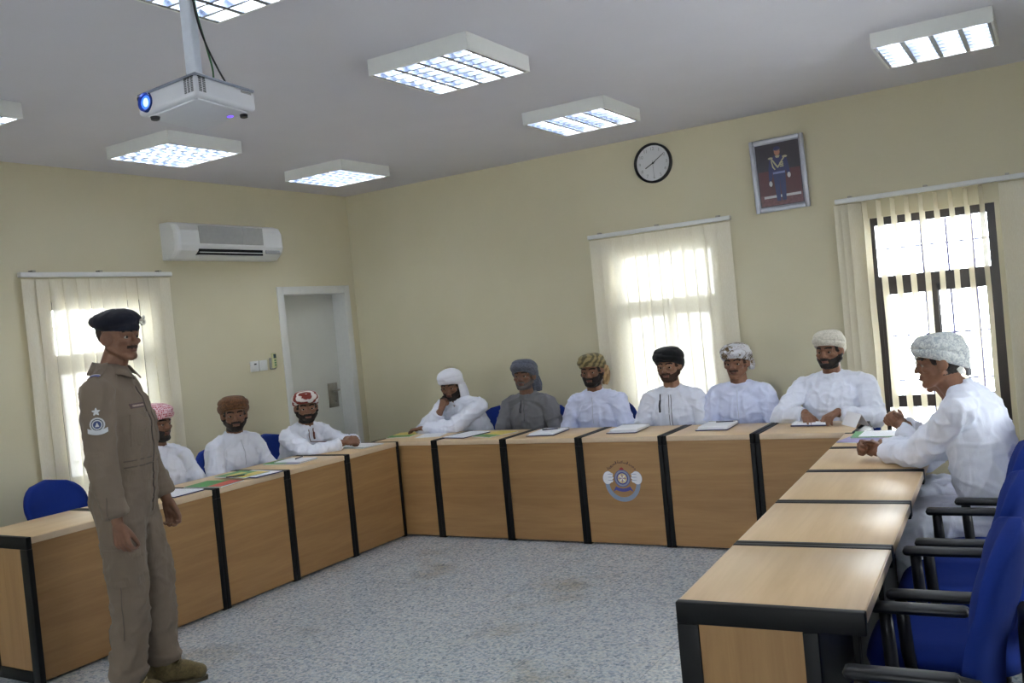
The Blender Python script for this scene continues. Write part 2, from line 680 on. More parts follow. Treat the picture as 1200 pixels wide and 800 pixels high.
# ------------------------------------------------------------------ ceiling lights (their tubes give the light)
M['tube'] = emit('fluorescent tube', (0.86, 0.93, 1.0, 1), TUBE_STRENGTH)
M['lamp_inside'] = plain('lamp reflector', (225, 230, 238), 0.3, 0.5, var=0.01)


def ceiling_light(label):
    root = thing('ceiling_light', label, 'ceiling light', (0, 0, CEIL), 0, None)
    s, hh, t = .295, .082, .012
    b = MB()
    b.box((-s, -s, -hh), (-s + t, s, -.001)).box((s - t, -s, -hh), (s, s, -.001))
    b.box((-s + t, -s, -hh), (s - t, -s + t, -.001)).box((-s + t, s - t, -hh), (s - t, s, -.001))
    b.box((-s + t, -s + t, -.012), (s - t, s - t, -.001), 1)
    b.build('housing', ['lamp_metal', 'lamp_inside'], root)
    for x in (-.21, -.07, .07, .21):
        MB().cone((x, -.265, -.026), .011, (x, .265, -.026), .011, n=10).build('fluorescent_tube', 'tube', root)
    lo = MB()
    i = s - t
    zt, zb = -.044, hh * -1
    for x in (-.14, 0, .14):                      # long parabolic blades
        lo.prism([(x - .012, zb), (x + .012, zb), (x + .002, zt), (x - .002, zt)], -i, i)
    lo.prism([(-i, zb), (-i + .016, zb), (-i + .002, zt), (-i, zt)], -i, i)
    lo.prism([(i, zb), (i, zt), (i - .002, zt), (i - .016, zb)], -i, i)
    for k in range(1, 7):
        y = -i + 2 * i * k / 7
        v = [(-i, y - .006, zb), (i, y - .006, zb), (i, y + .006, zb), (-i, y + .006, zb), (-i, y, zt), (i, y, zt)]
        lo.add(v, [(0, 1, 2, 3), (0, 4, 5, 1), (3, 2, 5, 4)])
    lo.build('louvre', 'chrome', root)
    return root


LAMPS = [((3.29, -2.98), 'large square ceiling light nearest the middle of the ceiling, right of the projector'),
         ((3.20, -1.29), 'square ceiling light between the wall clock and the middle ceiling light'),
         ((5.37, -1.27), 'square ceiling light above the open window blind'),
         ((1.00, -2.82), 'square ceiling light just below and behind the projector'),
         ((0.95, -1.19), 'square ceiling light in the far corner above the door'),
         ((1.06, -4.36), 'square ceiling light cut by the picture edge above the standing officer'),
         ((3.37, -4.60), 'square ceiling light right over the projector pole, nearest to the viewer'),
         ((5.40, -2.98), 'added square ceiling light above the row of blue chairs, out of the picture'),  # unseen lamp continuing the grid, added for more even light
         ((5.40, -4.60), 'added square ceiling light above the front of the room, out of the picture')]  # likewise an unseen lamp of the grid, added to light the room
L0 = None
for (x, y), lb in LAMPS:
    if L0 is None:
        L0 = ceiling_light(lb)
        L0.location = (x, y, CEIL)
    else:
        dup(L0, (x, y, CEIL), 0, lb)

# ------------------------------------------------------------------ air conditioner on the left wall
ac = thing('air_conditioner', 'white wall-mounted split air conditioner above the light switches', 'air conditioner', (0, -2.20, 2.295), PI / 2)
W_, H_ = 1.12, .285
prof = [(0, 0.0), (.0, H_), (-.10, H_), (-.155, H_ - .02), (-.185, H_ - .07), (-.19, .10), (-.175, .06), (-.10, .0)]
body = MB()
v, f = [], []
cols = [(0.0, .80), (.012, .93), (.035, 1.0), (W_ - .035, 1.0), (W_ - .012, .93), (W_, .80)]
for x, k in cols:
    for (y, z) in prof:
        v.append((x, y * k, H_ / 2 + (z - H_ / 2) * (0.94 + .06 * k)))
n = len(prof)
for i in range(len(cols) - 1):
    for k in range(n):
        f.append((i * n + k, i * n + (k + 1) % n, (i + 1) * n + (k + 1) % n, (i + 1) * n + k))
f += [list(range(n)), [(len(cols) - 1) * n + k for k in range(n)][::-1]]
body.add(v, f)
body.build('casing', 'white_plastic', ac)
gr = MB()
gr.box((.21, -.197, .115), (W_ - .25, -.180, H_ - .03), bev=.004)
for k in range(16):
    z = .125 + k * .0082
    gr.box((.215, -.200, z), (W_ - .255, -.196, z + .003))
gr.box((.64, -.201, .115), (.655, -.19, H_ - .03))
gr.build('intake_grille', plain('grille mesh', (176, 176, 172), .5), ac)
MB().box((.20, -.186, .028), (W_ - .26, -.120, .074)).build('outlet_slot', 'black', ac)
lv = MB()
lv.box((.20, -.192, .044), (W_ - .26, -.17, .050)).box((.20, -.180, .024), (W_ - .26, -.14, .030))
lv.build('air_vane', 'white_plastic', ac)
MB().box((W_ - .22, -.186, .045), (W_ - .06, -.176, .075), bev=.003).build('control_panel', 'grey_plastic', ac)

# ------------------------------------------------------------------ switches and remote on the left wall
for y0, lb in ((-1.435, 'white light switch plate with a dark rocker, left of its pair on the wall'),
               (-1.335, 'white light switch plate next to the remote control holder')):
    t_ = thing('light_switch', lb, 'light switch', (0, y0, 1.365), PI / 2)
    MB().box((0, -.012, 0), (.09, 0.0, .088), bev=.003).build('switch_plate', 'white_plastic', t_)
    MB().box((.018, -.017, .02), (.072, -.011, .068), bev=.002).build('rocker', 'white_plastic', t_)
    if y0 < -1.4:
        MB().box((.035, -.019, .056), (.06, -.016, .068)).build('indicator', 'black_plastic', t_)
t_ = thing('remote_holder', 'small clear and green holder beside the light switches on the wall', 'remote holder', (0, -1.215, 1.365), PI / 2)
MB().box((0, -.025, 0), (.055, 0, .10), bev=.004).build('holder', 'grey_plastic', t_)
t_ = thing('remote_control', 'slim remote control standing in the wall holder near the door', 'remote control', (0, -1.209, 1.375), PI / 2)
MB().box((0, -.046, 0), (.044, -.026, .13), bev=.005).build('body', plain('remote body', (196, 196, 150), .5), t_)
MB().box((.007, -.0485, .085), (.037, -.0455, .12), bev=.001).build('display', plain('remote display', (60, 80, 84), .2), t_)
for k in range(3):
    MB().box((.012, -.0485, .02 + k * .02), (.032, -.0455, .031 + k * .02), bev=.001).build('button', plain('remote key', (70, 120, 80), .5), t_)

# ------------------------------------------------------------------ clock on the back wall
ck = thing('wall_clock', 'round white wall clock with a black rim', 'clock', (3.176, 0, 2.716), 0)
RR = .157
rim = MB()
v, f = [], []
pr = [(RR - .018, -.012), (RR - .016, -.034), (RR - .006, -.040), (RR, -.030), (RR, 0.0)]
n = 48
for k in range(n):
    a = 2 * PI * k / n
    for r, y in pr:
        v.append((r * math.cos(a), y, r * math.sin(a)))
m_ = len(pr)
for k in range(n):
    for j in range(m_ - 1):
        f.append((k * m_ + j, k * m_ + j + 1, ((k + 1) % n) * m_ + j + 1, ((k + 1) % n) * m_ + j))
rim.add(v, f, 0, True)
rim.build('rim', 'black_plastic', ck)
MB().cone((0, 0, 0), RR - .01, (0, -.014, 0), RR - .01, n=48).build('face', plain('clock face', (215, 215, 218), .5, var=.01), ck)


def text_mesh(txt, size, extrude=0.0005, fat=0.0):
    cu = bpy.data.curves.new('txt', 'FONT')
    cu.body = txt
    cu.size = size
    cu.align_x = 'CENTER'
    cu.align_y = 'CENTER'
    cu.extrude = extrude
    cu.offset = fat
    o = bpy.data.objects.new('txt', cu)
    C.objects.link(o)
    bpy.context.view_layer.update()
    dg = bpy.context.evaluated_depsgraph_get()
    me = bpy.data.meshes.new_from_object(o.evaluated_get(dg))
    bpy.data.objects.remove(o)
    bpy.data.curves.remove(cu)
    return me


for k in range(1, 13):
    a = PI / 2 - k * PI / 6
    me = text_mesh(str(k), .036)
    me.materials.append(M['grey_plastic'])
    o = link('numeral', me, ck, (.112 * math.cos(a), -.0147, .112 * math.sin(a)))
    o.rotation_euler = (PI / 2, 0, 0)


def hand_bar(name, ang, ln, wd, yy, back=.02):
    a = PI / 2 - math.radians(ang)
    m = Matrix.Rotation(-a, 4, 'Y')
    return MB().box((-back, yy - .001, -wd / 2), (ln, yy, wd / 2), mat=m).build(name, 'black_plastic', ck)


hand_bar('hour_hand', 242, .075, .007, -.019)
hand_bar('minute_hand', 57, .112, .005, -.022)
hand_bar('second_hand', 178, .10, .0015, -.024)
MB().cone((0, -.014, 0), .007, (0, -.026, 0), .006).build('spindle', 'black_plastic', ck)

# ------------------------------------------------------------------ framed portrait, leaning a little off the wall
pw, ph = .395, .535
pt = thing('framed_portrait', 'silver framed full-length portrait of a man in dark dress uniform', 'picture frame', (3.958, -.012, 2.197), 0)
pt.rotation_euler = (math.radians(2.5), math.radians(-.6), 0)
fr = MB()
for a, b in (((0, 0), (.032, ph)), ((pw - .032, 0), (pw, ph)), ((.032, 0), (pw - .032, .032)), ((.032, ph - .032), (pw - .032, ph))):
    fr.box((a[0], -.022, a[1]), (b[0], 0, b[1]), bev=.006)
fr.build('frame', plain('silver frame', (186, 188, 198), .3, metal=.35, var=.06), pt)
pc = MB()
def rect(x0, z0, x1, z1, mi, k):
    pc.box((x0, -.008 - k * .0004, z0), (x1, -.006, z1), mi)
def poly(pts, mi, k):
    pc.prism(pts, -.008 - k * .0004, -.006, mi)
def disc(x, z, rx, rz_, mi, k):
    poly([(x + rx * math.cos(2 * PI * i / 20), z + rz_ * math.sin(2 * PI * i / 20)) for i in range(20)], mi, k)
rect(.03, .03, pw - .03, ph - .03, 0, 0)
rect(.03, .03, pw - .03, .032 + .006, 1, 1); rect(.03, ph - .038, pw - .03, ph - .03, 1, 1)
rect(.03, .03, .038, ph - .03, 1, 1); rect(pw - .038, .03, pw - .03, ph - .03, 1, 1)
rect(.045, .045, pw - .045, .30, 2, 1); rect(.045, .045, pw - .045, .125, 3, 2)
rect(.07, .10, pw - .055, .118, 4, 3)
cx = .197
poly([(cx - .033, .075), (cx - .006, .075), (cx + .0, .24), (cx + .006, .075), (cx + .034, .075), (cx + .045, .27), (cx - .045, .27)], 5, 4)
poly([(cx - .046, .27), (cx + .046, .27), (cx + .062, .385), (cx + .025, .405), (cx - .025, .405), (cx - .062, .385)], 5, 4)
poly([(cx - .062, .385), (cx - .046, .385), (cx - .050, .25), (cx - .066, .215), (cx - .078, .23), (cx - .074, .31)], 5, 5)
poly([(cx + .062, .385), (cx + .046, .385), (cx + .054, .27), (cx + .066, .25), (cx + .080, .27), (cx + .074, .33)], 5, 5)
disc(cx - .068, .205, .012, .02, 4, 6); disc(cx + .070, .252, .012, .02, 4, 6)
poly([(cx - .050, .382), (cx - .040, .386), (cx - .006, .330), (cx - .012, .318)], 6, 6)
poly([(cx + .050, .382), (cx + .040, .386), (cx - .012, .318), (cx - .004, .312)], 6, 6)
poly([(cx - .052, .375), (cx - .044, .372), (cx - .034, .325), (cx - .022, .306), (cx - .030, .302), (cx - .044, .322)], 6, 6)
for k in range(3):
    rect(cx + .010, .345 - .013 * k, cx + .038, .353 - .013 * k, 6, 7)
poly([(cx - .018, .404), (cx + .018, .404), (cx + .010, .388), (cx - .010, .388)], 6, 7)
disc(cx - .052, .390, .018, .008, 6, 7); disc(cx + .052, .390, .018, .008, 6, 7)
rect(cx - .044, .272, cx + .044, .287, 7, 7)
disc(cx, .432, .021, .028, 8, 7)
disc(cx, .455, .024, .016, 5, 8); rect(cx - .024, .443, cx + .024, .450, 9, 8)
pc.build('picture', [plain('picture dark ground', (46, 38, 50), .3), plain('picture mat', (176, 178, 190), .4), plain('picture maroon', (82, 38, 46), .3),
                     plain('picture carpet', (98, 56, 62), .3, nscale=60, var=.3), plain('picture white', (190, 188, 192), .4),
                     plain('picture navy', (40, 44, 92), .3), plain('picture braid', (178, 172, 140), .4), plain('picture sash', (120, 126, 176), .4),
                     plain('picture skin', (176, 124, 104), .4), plain('picture cap', (96, 92, 110), .4)], pt)
# ------------------------------------------------------------------ desks
XL, YB, HD, DD = 1.3912, -1.3079, 0.738, 0.507
FT = .029                                            # thickness of a black side frame
_desk = {}


def desk(w, loc, rz, label, group):
    """local: front at y=0 looking -y, user side at +y, x from 0 to w"""
    key = round(w, 3)
    if key in _desk:
        return dup(_desk[key], loc, rz, label, group)
    r = thing('desk', label, 'desk', loc, rz, group)
    mb = MB()
    mb.box((FT, .004, HD - .036), (w - FT, DD - .004, HD - .002), bev=.003)
    mb.box((FT, 0, HD - .036), (w - FT, .005, HD - .003), 1, bev=.002)
    mb.box((FT, DD - .005, HD - .036), (w - FT, DD, HD - .003), 1, bev=.002)
    mb.build('desktop', ['wood_top', 'edge'], r)
    MB().box((FT, .006, .012), (w - FT, .024, HD - .036)).build('front_panel', 'wood_front_shaded', r)
    for x in (0, w - FT):
        s = MB()
        s.box((x, 0, HD - .062), (x + FT, DD, HD), bev=.004)
        s.box((x, 0, 0), (x + FT, .062, HD - .062), bev=.002)
        s.box((x, .345, 0), (x + FT, .385, HD - .062), bev=.002)
        s.box((x, .062, 0), (x + FT, .345, .06), bev=.002)
        f_ = s.build('side_frame', 'black', r)
        MB().box((x + .006, .062, .06), (x + FT - .006, .345, HD - .062)).build('side_panel', 'wood_side_shaded', f_)
    MB().box((FT, .352, .05), (w - FT, .366, HD - .036)).build('shade_panel', 'black', r)  # added black sheet, gives the dark of the space under the desktop
    _desk[key] = r
    return r


WL, WB, WR = .5994, .6115, .661
YA = -3.1086
left_desk_labels = ['beech desk at the near end of the left row, showing its black end frame',
                    'beech desk hidden half behind the standing officer in the left row',
                    'beech desk in front of the man in the brown turban',
                    'beech desk left of the inner corner bar, second from the corner in the left row',
                    'beech desk of the left row touching the inner corner, under the clasped hands']
for k in range(5):
    desk(WL - .0015, (XL, YA + (k - 2) * WL, 0), PI / 2, left_desk_labels[k], 'left row of desks')
back_desk_labels = ['beech desk in the inner corner under the white headscarf man',
                    'beech desk in front of the man in grey',
                    'plain beech desk in front of the man in the olive turban',
                    'beech desk carrying the round emblem on its front panel',
                    'beech desk right of the emblem desk, closed by double black bars',
                    'beech desk at the right end of the back row, under the typing hands']
XE = 1.7241
bdesk = []
for k in range(6):
    bdesk.append(desk(WB - .0015 - (.004 if k > 3 else 0), (XE + (k - 1) * WB + (.004 if k > 3 else 0), YB, 0), 0, back_desk_labels[k], 'back row of desks'))
RA = .0448
RO = Vector((4.8309, -3.8501, 0))
RV = Vector((-math.sin(RA), math.cos(RA), 0))
right_desk_labels = ['beech desk nearest the viewer in the right row, wood panel in its black end',
                     'empty beech desk second from the near end of the right row',
                     'empty beech desk third in the right row, just before the leaning man',
                     'beech desk under the forearms of the man leaning from the right',
                     'beech desk at the far end of the right row, under green folders']
for k in range(5):
    far = RO + RV * (WR * k)
    wd = WR if k < 4 else .53
    if k == 4:
        far = RO + RV * (WR * 3 + .53)
    desk(wd - .0015, far, -PI / 2 + RA, right_desk_labels[k], 'right row of desks')


# ------------------------------------------------------------------ emblem on the fourth back desk
em = thing('emblem_tmp', 'x', 'x')
bpy.data.objects.remove(em)
EX, EZ = .303, .425                                  # centre on the panel, desk local
def ring(mb, r0, r1, a0, a1, y, mi=0, n=28, cx=EX, cz=EZ):
    v, f = [], []
    for k in range(n + 1):
        a = a0 + (a1 - a0) * k / n
        for r in (r0, r1):
            v.append((cx + r * math.cos(a), y, cz + r * math.sin(a)))
    for k in range(n):
        f.append((2 * k, 2 * k + 1, 2 * k + 3, 2 * k + 2))
    mb.add(v, f, mi)
def fdisc(mb, x, z, rx, rz_, y, mi, n=20, rot=0.0):
    pts = []
    for k in range(n):
        a = 2 * PI * k / n
        px, pz = rx * math.cos(a), rz_ * math.sin(a)
        pts.append((x + px * math.cos(rot) - pz * math.sin(rot), y, z + px * math.sin(rot) + pz * math.cos(rot)))
    mb.add(pts, [list(range(n))], mi)
e = MB()
Y0 = .0052
ring(e, .098, .128, PI * 1.0, PI * 2.0, Y0, 0)                  # grey arm arc of the steering wheel
for sx in (-1, 1):                                                # white gloved hands
    fdisc(e, EX + sx * .106, EZ + .034, .037, .046, Y0 - .0002, 2, rot=sx * .25)
    fdisc(e, EX + sx * .106, EZ + .034, .035, .044, Y0 - .0005, 1, rot=sx * .25)
    fdisc(e, EX + sx * .082, EZ + .056, .016, .012, Y0 - .0008, 1)
    fdisc(e, EX + sx * .080, EZ + .034, .016, .011, Y0 - .0009, 1)
    fdisc(e, EX + sx * .084, EZ + .013, .016, .011, Y0 - .0010, 1)
    for k in range(3):
        fdisc(e, EX + sx * .085, EZ + .012 + k * .021 + .005, .022, .0022, Y0 - .0013, 2)
ring(e, .040, .056, 0, 2 * PI, Y0 - .0002, 0, cx=EX, cz=EZ + .03)
ring(e, .034, .042, 0, 2 * PI, Y0 - .0003, 3, cx=EX, cz=EZ + .03)
ring(e, .054, .058, 0, 2 * PI, Y0 - .0003, 3, cx=EX, cz=EZ + .03)
fdisc(e, EX, EZ + .03, .034, .034, Y0 - .0002, 4)
for k in range(8):
    a = k * PI / 4
    fdisc(e, EX + .017 * math.cos(a), EZ + .03 + .017 * math.sin(a), .014, .004, Y0 - .0004, 1 if k % 2 else 5, rot=a)
for k in range(18):
    a = 2 * PI * k / 18
    fdisc(e, EX + .048 * math.cos(a), EZ + .03 + .048 * math.sin(a), .0035, .0035, Y0 - .0004, 5, n=8)
e.add([(EX - .018, Y0 - .0004, EZ + .088), (EX + .018, Y0 - .0004, EZ + .088), (EX + .012, Y0 - .0004, EZ + .098), (EX, Y0 - .0004, EZ + .106), (EX - .012, Y0 - .0004, EZ + .098)], [[0, 1, 2, 3, 4]], 6)
ring(e, .100, .122, PI * 1.33, PI * 1.67, Y0 - .0003, 3, cx=EX, cz=EZ + .062)      # blue ribbon
for sx in (-1, 1):
    e.add([(EX + sx * .050, Y0 - .0002, EZ - .022), (EX + sx * .074, Y0 - .0002, EZ - .060), (EX + sx * .058, Y0 - .0002, EZ - .052), (EX + sx * .045, Y0 - .0002, EZ - .045)], [[0, 1, 2, 3]], 3)
e.build('emblem', [plain('emblem grey blue', (128, 144, 168), .5), plain('emblem white', (226, 226, 232), .5), plain('emblem line', (150, 160, 190), .5),
                   plain('emblem blue', (62, 66, 140), .5), plain('emblem cream', (210, 190, 140), .5), plain('emblem violet', (150, 130, 160), .5),
                   plain('emblem red', (150, 40, 40), .5)], bdesk[3], fix=False)


# Arabic lettering in an arc over the emblem: contextual letter forms, laid right to left
ARC_TXT = '\uFEE3\uFECC\uFEEC\uFEAA \uFE8D\uFEDF\uFEB4\uFEFC\uFEE3\uFE94 \uFE8D\uFEDF\uFEE4\uFEAE\uFEED\uFEAD\uFEF3\uFE94'
def letter_meshes(txt, size):
    out = []
    for ch in txt:
        out.append(None if ch == ' ' else text_mesh(ch, size, 0.0002, .0011))
    return out
mb = MB()
lets = letter_meshes(ARC_TXT, .044)
adv = []
for me in lets:
    if me is None or len(me.vertices) == 0:
        adv.append(.010)
    else:
        xs = [q.co.x for q in me.vertices]
        adv.append(max(xs) - min(xs))
tot = sum(adv)
SCL = .236 / tot
adv = [q * SCL for q in adv]
tot = .236
R_ = .134
ang = PI / 2 - tot / R_ / 2                         # starts at the right end
for me, ad in zip(lets, adv):
    a = ang + ad / R_ / 2
    ang += ad / R_
    if me is None or len(me.vertices) == 0:
        continue
    xs = [q.co.x for q in me.vertices]
    mx = (max(xs) + min(xs)) / 2
    m = Matrix.Translation((EX + R_ * math.cos(a), Y0, EZ + .006 + R_ * math.sin(a))) @ Matrix.Rotation(-(a - PI / 2), 4, 'Y')
    mb.add([m @ Vector(((q.co.x - mx) * SCL, -q.co.z, q.co.y * SCL)) for q in me.vertices], [list(p.vertices) for p in me.polygons])
if mb.v:
    mb.build('emblem_lettering', plain('emblem lettering', (70, 40, 40), .5), bdesk[3], fix=False)


# ------------------------------------------------------------------ office chair, facing +y
def make_chair(label):
    r = thing('office_chair', label, 'chair', (0, 0, 0), 0, None)
    # seat cushion: rounded slab with waterfall front
    def cushion(w, d, th, z, n=18):
        v, f = [], []
        m = 14
        def outline(t):                              # superellipse
            a = 2 * PI * t
            c, s = math.cos(a), math.sin(a)
            e_ = .5
            return (w / 2 * math.copysign(abs(c) ** e_, c), d / 2 * math.copysign(abs(s) ** e_, s))
        N = 40
        prof = [(.0, -.5), (.86, -.5), (.97, -.35), (1, 0), (.97, .32), (.86, .5), (.5, .46), (0.0, .42)]
        for k, (s_, h_) in enumerate(prof):
            for i in range(N):
                x, y = outline(i / N)
                dz = -.03 * max(0, (y * s_) / (d / 2) - .55) ** 1.0 * 2
                v.append((x * s_, y * s_, z + h_ * th + dz))
        for k in range(len(prof) - 1):
            for i in range(N):
                f.append((k * N + i, k * N + (i + 1) % N, (k + 1) * N + (i + 1) % N, (k + 1) * N + i))
        return v, f
    v, f = cushion(.485, .46, .075, .435)
    MB().add(v, f, 0, True).build('seat', 'blue', r)
    MB().box((-.19, -.18, .375), (.19, .17, .402), bev=.01).build('seat_pan', 'black_plastic', r)
    # backrest: curved shell with rounded top
    def back(front, back_, grow=0.0):
        v, f = [], []
        nu, nv = 16, 18
        for side in (0, 1):
            for j in range(nv + 1):
                t = j / nv
                z = .50 + t * .47
                hw = .222 * (1 - .16 * (1 - t) ** 2) + grow
                if t > .55:
                    q = (t - .55) / .45
                    hw *= math.sqrt(max(0.0, 1 - q ** 2.6)) * .96 + .04
                if t < .12:
                    hw *= .80 + .20 * math.sqrt(t / .12)
                for i in range(nu + 1):
                    u = i / nu * 2 - 1
                    x = u * hw
                    y = -.185 - .075 * t - .035 * math.sin(t * PI) * 0 + .055 * (u * hw / .222) ** 2 + .022 * math.sin(PI * min(1, t * 1.6))
                    edge = max(abs(u) ** 6, (2 * abs(t - .5)) ** 8)
                    th = (front if side == 0 else -back_) * (1 - .55 * edge)
                    v.append((x, y + th, z))
        n = (nu + 1) * (nv + 1)
        for side in (0, 1):
            for j in range(nv):
                for i in range(nu):
                    a = side * n + j * (nu + 1) + i
                    f.append((a, a + 1, a + nu + 2, a + nu + 1))
        ring_ = [i for i in range(nu + 1)] + [j * (nu + 1) + nu for j in range(1, nv + 1)] + [nv * (nu + 1) + i for i in range(nu - 1, -1, -1)] + [j * (nu + 1) for j in range(nv - 1, 0, -1)]
        for k in range(len(ring_)):
            a, b = ring_[k], ring_[(k + 1) % len(ring_)]
            f.append((a, b, n + b, n + a))
        return v, f
    v, f = back(.034, .030)
    MB().add(v, f, 0, True).build('backrest', 'blue', r)
    bs = MB()
    bs.tube([(0, -.05, .385), (0, -.20, .385), (0, -.255, .42), (0, -.262, .52), (0, -.275, .66)], [.02, .022, .022, .02, .016], n=10)
    bs.box((-.10, -.292, .50), (.10, -.246, .74), bev=.02)
    bs.build('back_support', 'black_plastic', r)
    for sx in (-1, 1):
        a = MB()
        x = sx * .247
        a.box((x - .027, -.125, .632), (x + .027, .135, .660), bev=.013)
        a.capsule((x, -.11, .646), .013, (x, -.16, .640), .011)
        arm = a.build('armrest', 'black_plastic', r)
        b = MB()
        b.tube([(x, .095, .64), (x, .092, .56), (x * .99, .088, .47), (x * .93, .08, .405), (x * .7, .07, .387)], [.018, .020, .020, .018, .016], n=10)
        b.build('arm_support', 'black_plastic', arm)
    MB().cone((0, 0, .10), .028, (0, 0, .28), .028).cone((0, 0, .28), .018, (0, 0, .38), .018).build('gas_column', 'black_plastic', r)
    st = MB()
    for k in range(5):
        a = 2 * PI * k / 5 + .3
        st.capsule((0, 0, .105), .026, (.27 * math.cos(a), .27 * math.sin(a), .075), .016)
    st.build('star_base', 'black_plastic', r)
    for k in range(5):
        a = 2 * PI * k / 5 + .3
        px, py = .275 * math.cos(a), .275 * math.sin(a)
        q = Vector((-math.sin(a + .6), math.cos(a + .6), 0))
        c = MB()
        for s_ in (-1, 1):
            o_ = Vector((px, py, .027)) + q * (.012 * s_)
            c.cone(o_ - q * .008, .027, o_ + q * .008, .027, n=14)
        c.cone((px, py, .03), .009, (px, py, .08), .009, n=8)
        c.build('caster', 'black_plastic', r)
    return r


chair0 = make_chair('x')
_first = [True]
def chair(x, y, rz, label, zs=.9):
    o = _chair(x, y, rz, label)
    o.scale = (1, 1, zs)
    return o
def _chair(x, y, rz, label):
    if _first[0]:
        _first[0] = False
        chair0.location = (x, y, 0)
        chair0.rotation_euler = (0, 0, rz)
        chair0['label'] = label
        return chair0
    return dup(chair0, (x, y, 0), rz, label)


FW = PI                     # faces -y (back row)
FR = -PI / 2                # faces +x (left row)
FLEFT = PI / 2              # faces -x (right row)
chair(.64, -3.525, FR + .1, 'empty blue office chair behind the left desks, left of the officer')
chair(.70, -2.96, FR, 'blue office chair under the man in the red checked headscarf')
chair(.70, -2.30, FR, 'blue office chair under the man in the brown turban')
chair(.60, -1.67, FR, 'blue office chair under the man in the red and white turban')
chair(1.68, -.42, FW, 'blue office chair with its back showing beside the man in the white headscarf')
chair(2.14, -.47, FW, 'blue office chair under the man in grey')
chair(2.745, -.47, FW, 'blue office chair under the man in the olive turban')
chair(3.355, -.47, FW, 'blue office chair under the man in the black turban')
chair(3.87, -.47, FW, 'blue office chair under the man in the brown patterned white turban')
chair(4.53, -.42, FW, 'blue office chair under the broad man in the cream turban')
chair(5.60, -1.86, FLEFT, 'blue office chair hidden behind the leaning man, under the man clasping raised hands')
chair(5.55, -2.48, FLEFT, 'blue office chair under the leaning man in profile', 1.0)
chair(5.47, -3.16, FLEFT + .04, 'empty blue office chair directly behind the leaning man, farthest of three', 1.0)
chair(5.465, -3.77, FLEFT + .04, 'empty blue office chair, the middle of three in the right row', 1.0)
chair(5.46, -4.39, FLEFT + .04, 'empty blue office chair nearest the viewer, largest of three', 1.0)


# ------------------------------------------------------------------ projector hanging from the ceiling
PX, PY, PZ = 3.73, -5.03, 2.262
pj = thing('projector', 'white data projector with a glowing blue lens hanging from a ceiling pole', 'projector', (PX, PY, PZ), math.radians(1.5))
hw, hd, hh = .122, .114, .066
b = MB()
b.box((-hw, -hd, 0), (hw, hd, hh - .006), bev=.012, seg=3)
b.box((-hw + .02, -hd + .02, -.004), (hw - .02, hd - .02, .006), bev=.003)
b.build('casing', plain('projector casing', (205, 206, 212), .4, var=.01), pj)
MB().box((-hw + .001, -hd + .001, hh - .008), (hw - .001, hd - .001, hh), bev=.003).build('top_edge', plain('projector top trim', (120, 126, 140), .4), pj)
lx, lz = -.084, .033
l = MB()
l.cone((lx, -hd + .004, lz), .029, (lx, -hd - .006, lz), .027, n=32, caps=False)
l.cone((lx, -hd - .006, lz), .027, (lx, -hd - .004, lz), .022, n=32, caps=False)
l.cone((lx, -hd - .004, lz), .022, (lx, -hd + .004, lz), .018, n=32, caps=False)
lr = l.build('lens_ring', plain('lens ring blue', (46, 74, 160), .25, metal=.4), pj)
g = MB()
g.ell((lx, -hd + .002, lz), (.021, .007, .021))
g.build('lens', emit('lit projector lens', (.06, .20, 1, 1), .7), lr)
g = MB()
g.ell((lx + .004, -hd - .0035, lz - .002), (.010, .004, .013))
g.build('lens_core', emit('bright lens core', (.45, .72, 1, 1), .9), lr)
MB().box((-hw + .004, -hd - .001, .046), (-hw + .024, -hd + .003, .056)).build('sensor_window', 'black_plastic', pj)
gv = MB()
for c_ in range(5):                     # vent columns wrapped around the near corner
    for k in range(10):
        z = .013 + k * .0046
        if c_ < 3:
            x = hw - .015 - c_ * .013
            gv.box((x - .0045, -hd - .0008, z), (x + .0045, -hd + .004, z + .0026))
        else:
            y = -hd + .016 + (c_ - 3) * .014
            gv.box((hw - .004, y - .005, z), (hw + .0008, y + .005, z + .0026))
gv.build('vent_grille', 'black_plastic', pj)
MB().box((hw - .004, .055, .045), (hw + .0012, .095, .052), bev=.001).build('side_latch', 'grey_plastic', pj)
MB().ell((.05, .075, -.004), (.012, .009, .003)).build('status_light', emit('violet status lamp', (.2, .12, 1, 1), .7), pj)
ft = MB()
ft.cone((-.085, -.085, -.004), .014, (-.085, -.085, -.012), .012)
ft.cone((.085, .095, -.004), .012, (.085, .095, -.012), .011)
ft.build('foot', 'black_plastic', pj)
pm = MB()
pm.box((-.05, -.03, hh), (.05, .03, hh + .008), bev=.002)
pm.box((-.026, -.018, hh + .008), (.026, .018, hh + .05), bev=.004)
pm.capsule((-.03, 0, hh + .03), .006, (.03, 0, hh + .03), .006)
pm.build('mount_plate', 'white_plastic', pj)
pl = MB()
pl.box((-.020, -.014, hh + .045), (.020, .014, CEIL - PZ - .02), bev=.003)
pl.box((-.05, -.05, CEIL - PZ - .022), (.05, .05, CEIL - PZ - .001), bev=.003)
pl.build('pole', plain('white painted pole', (200, 206, 218), .4), pj)
MB().box((-.0225, -.0165, .42), (.0225, .0165, .455), bev=.002).build('tape_band', 'black', pj)
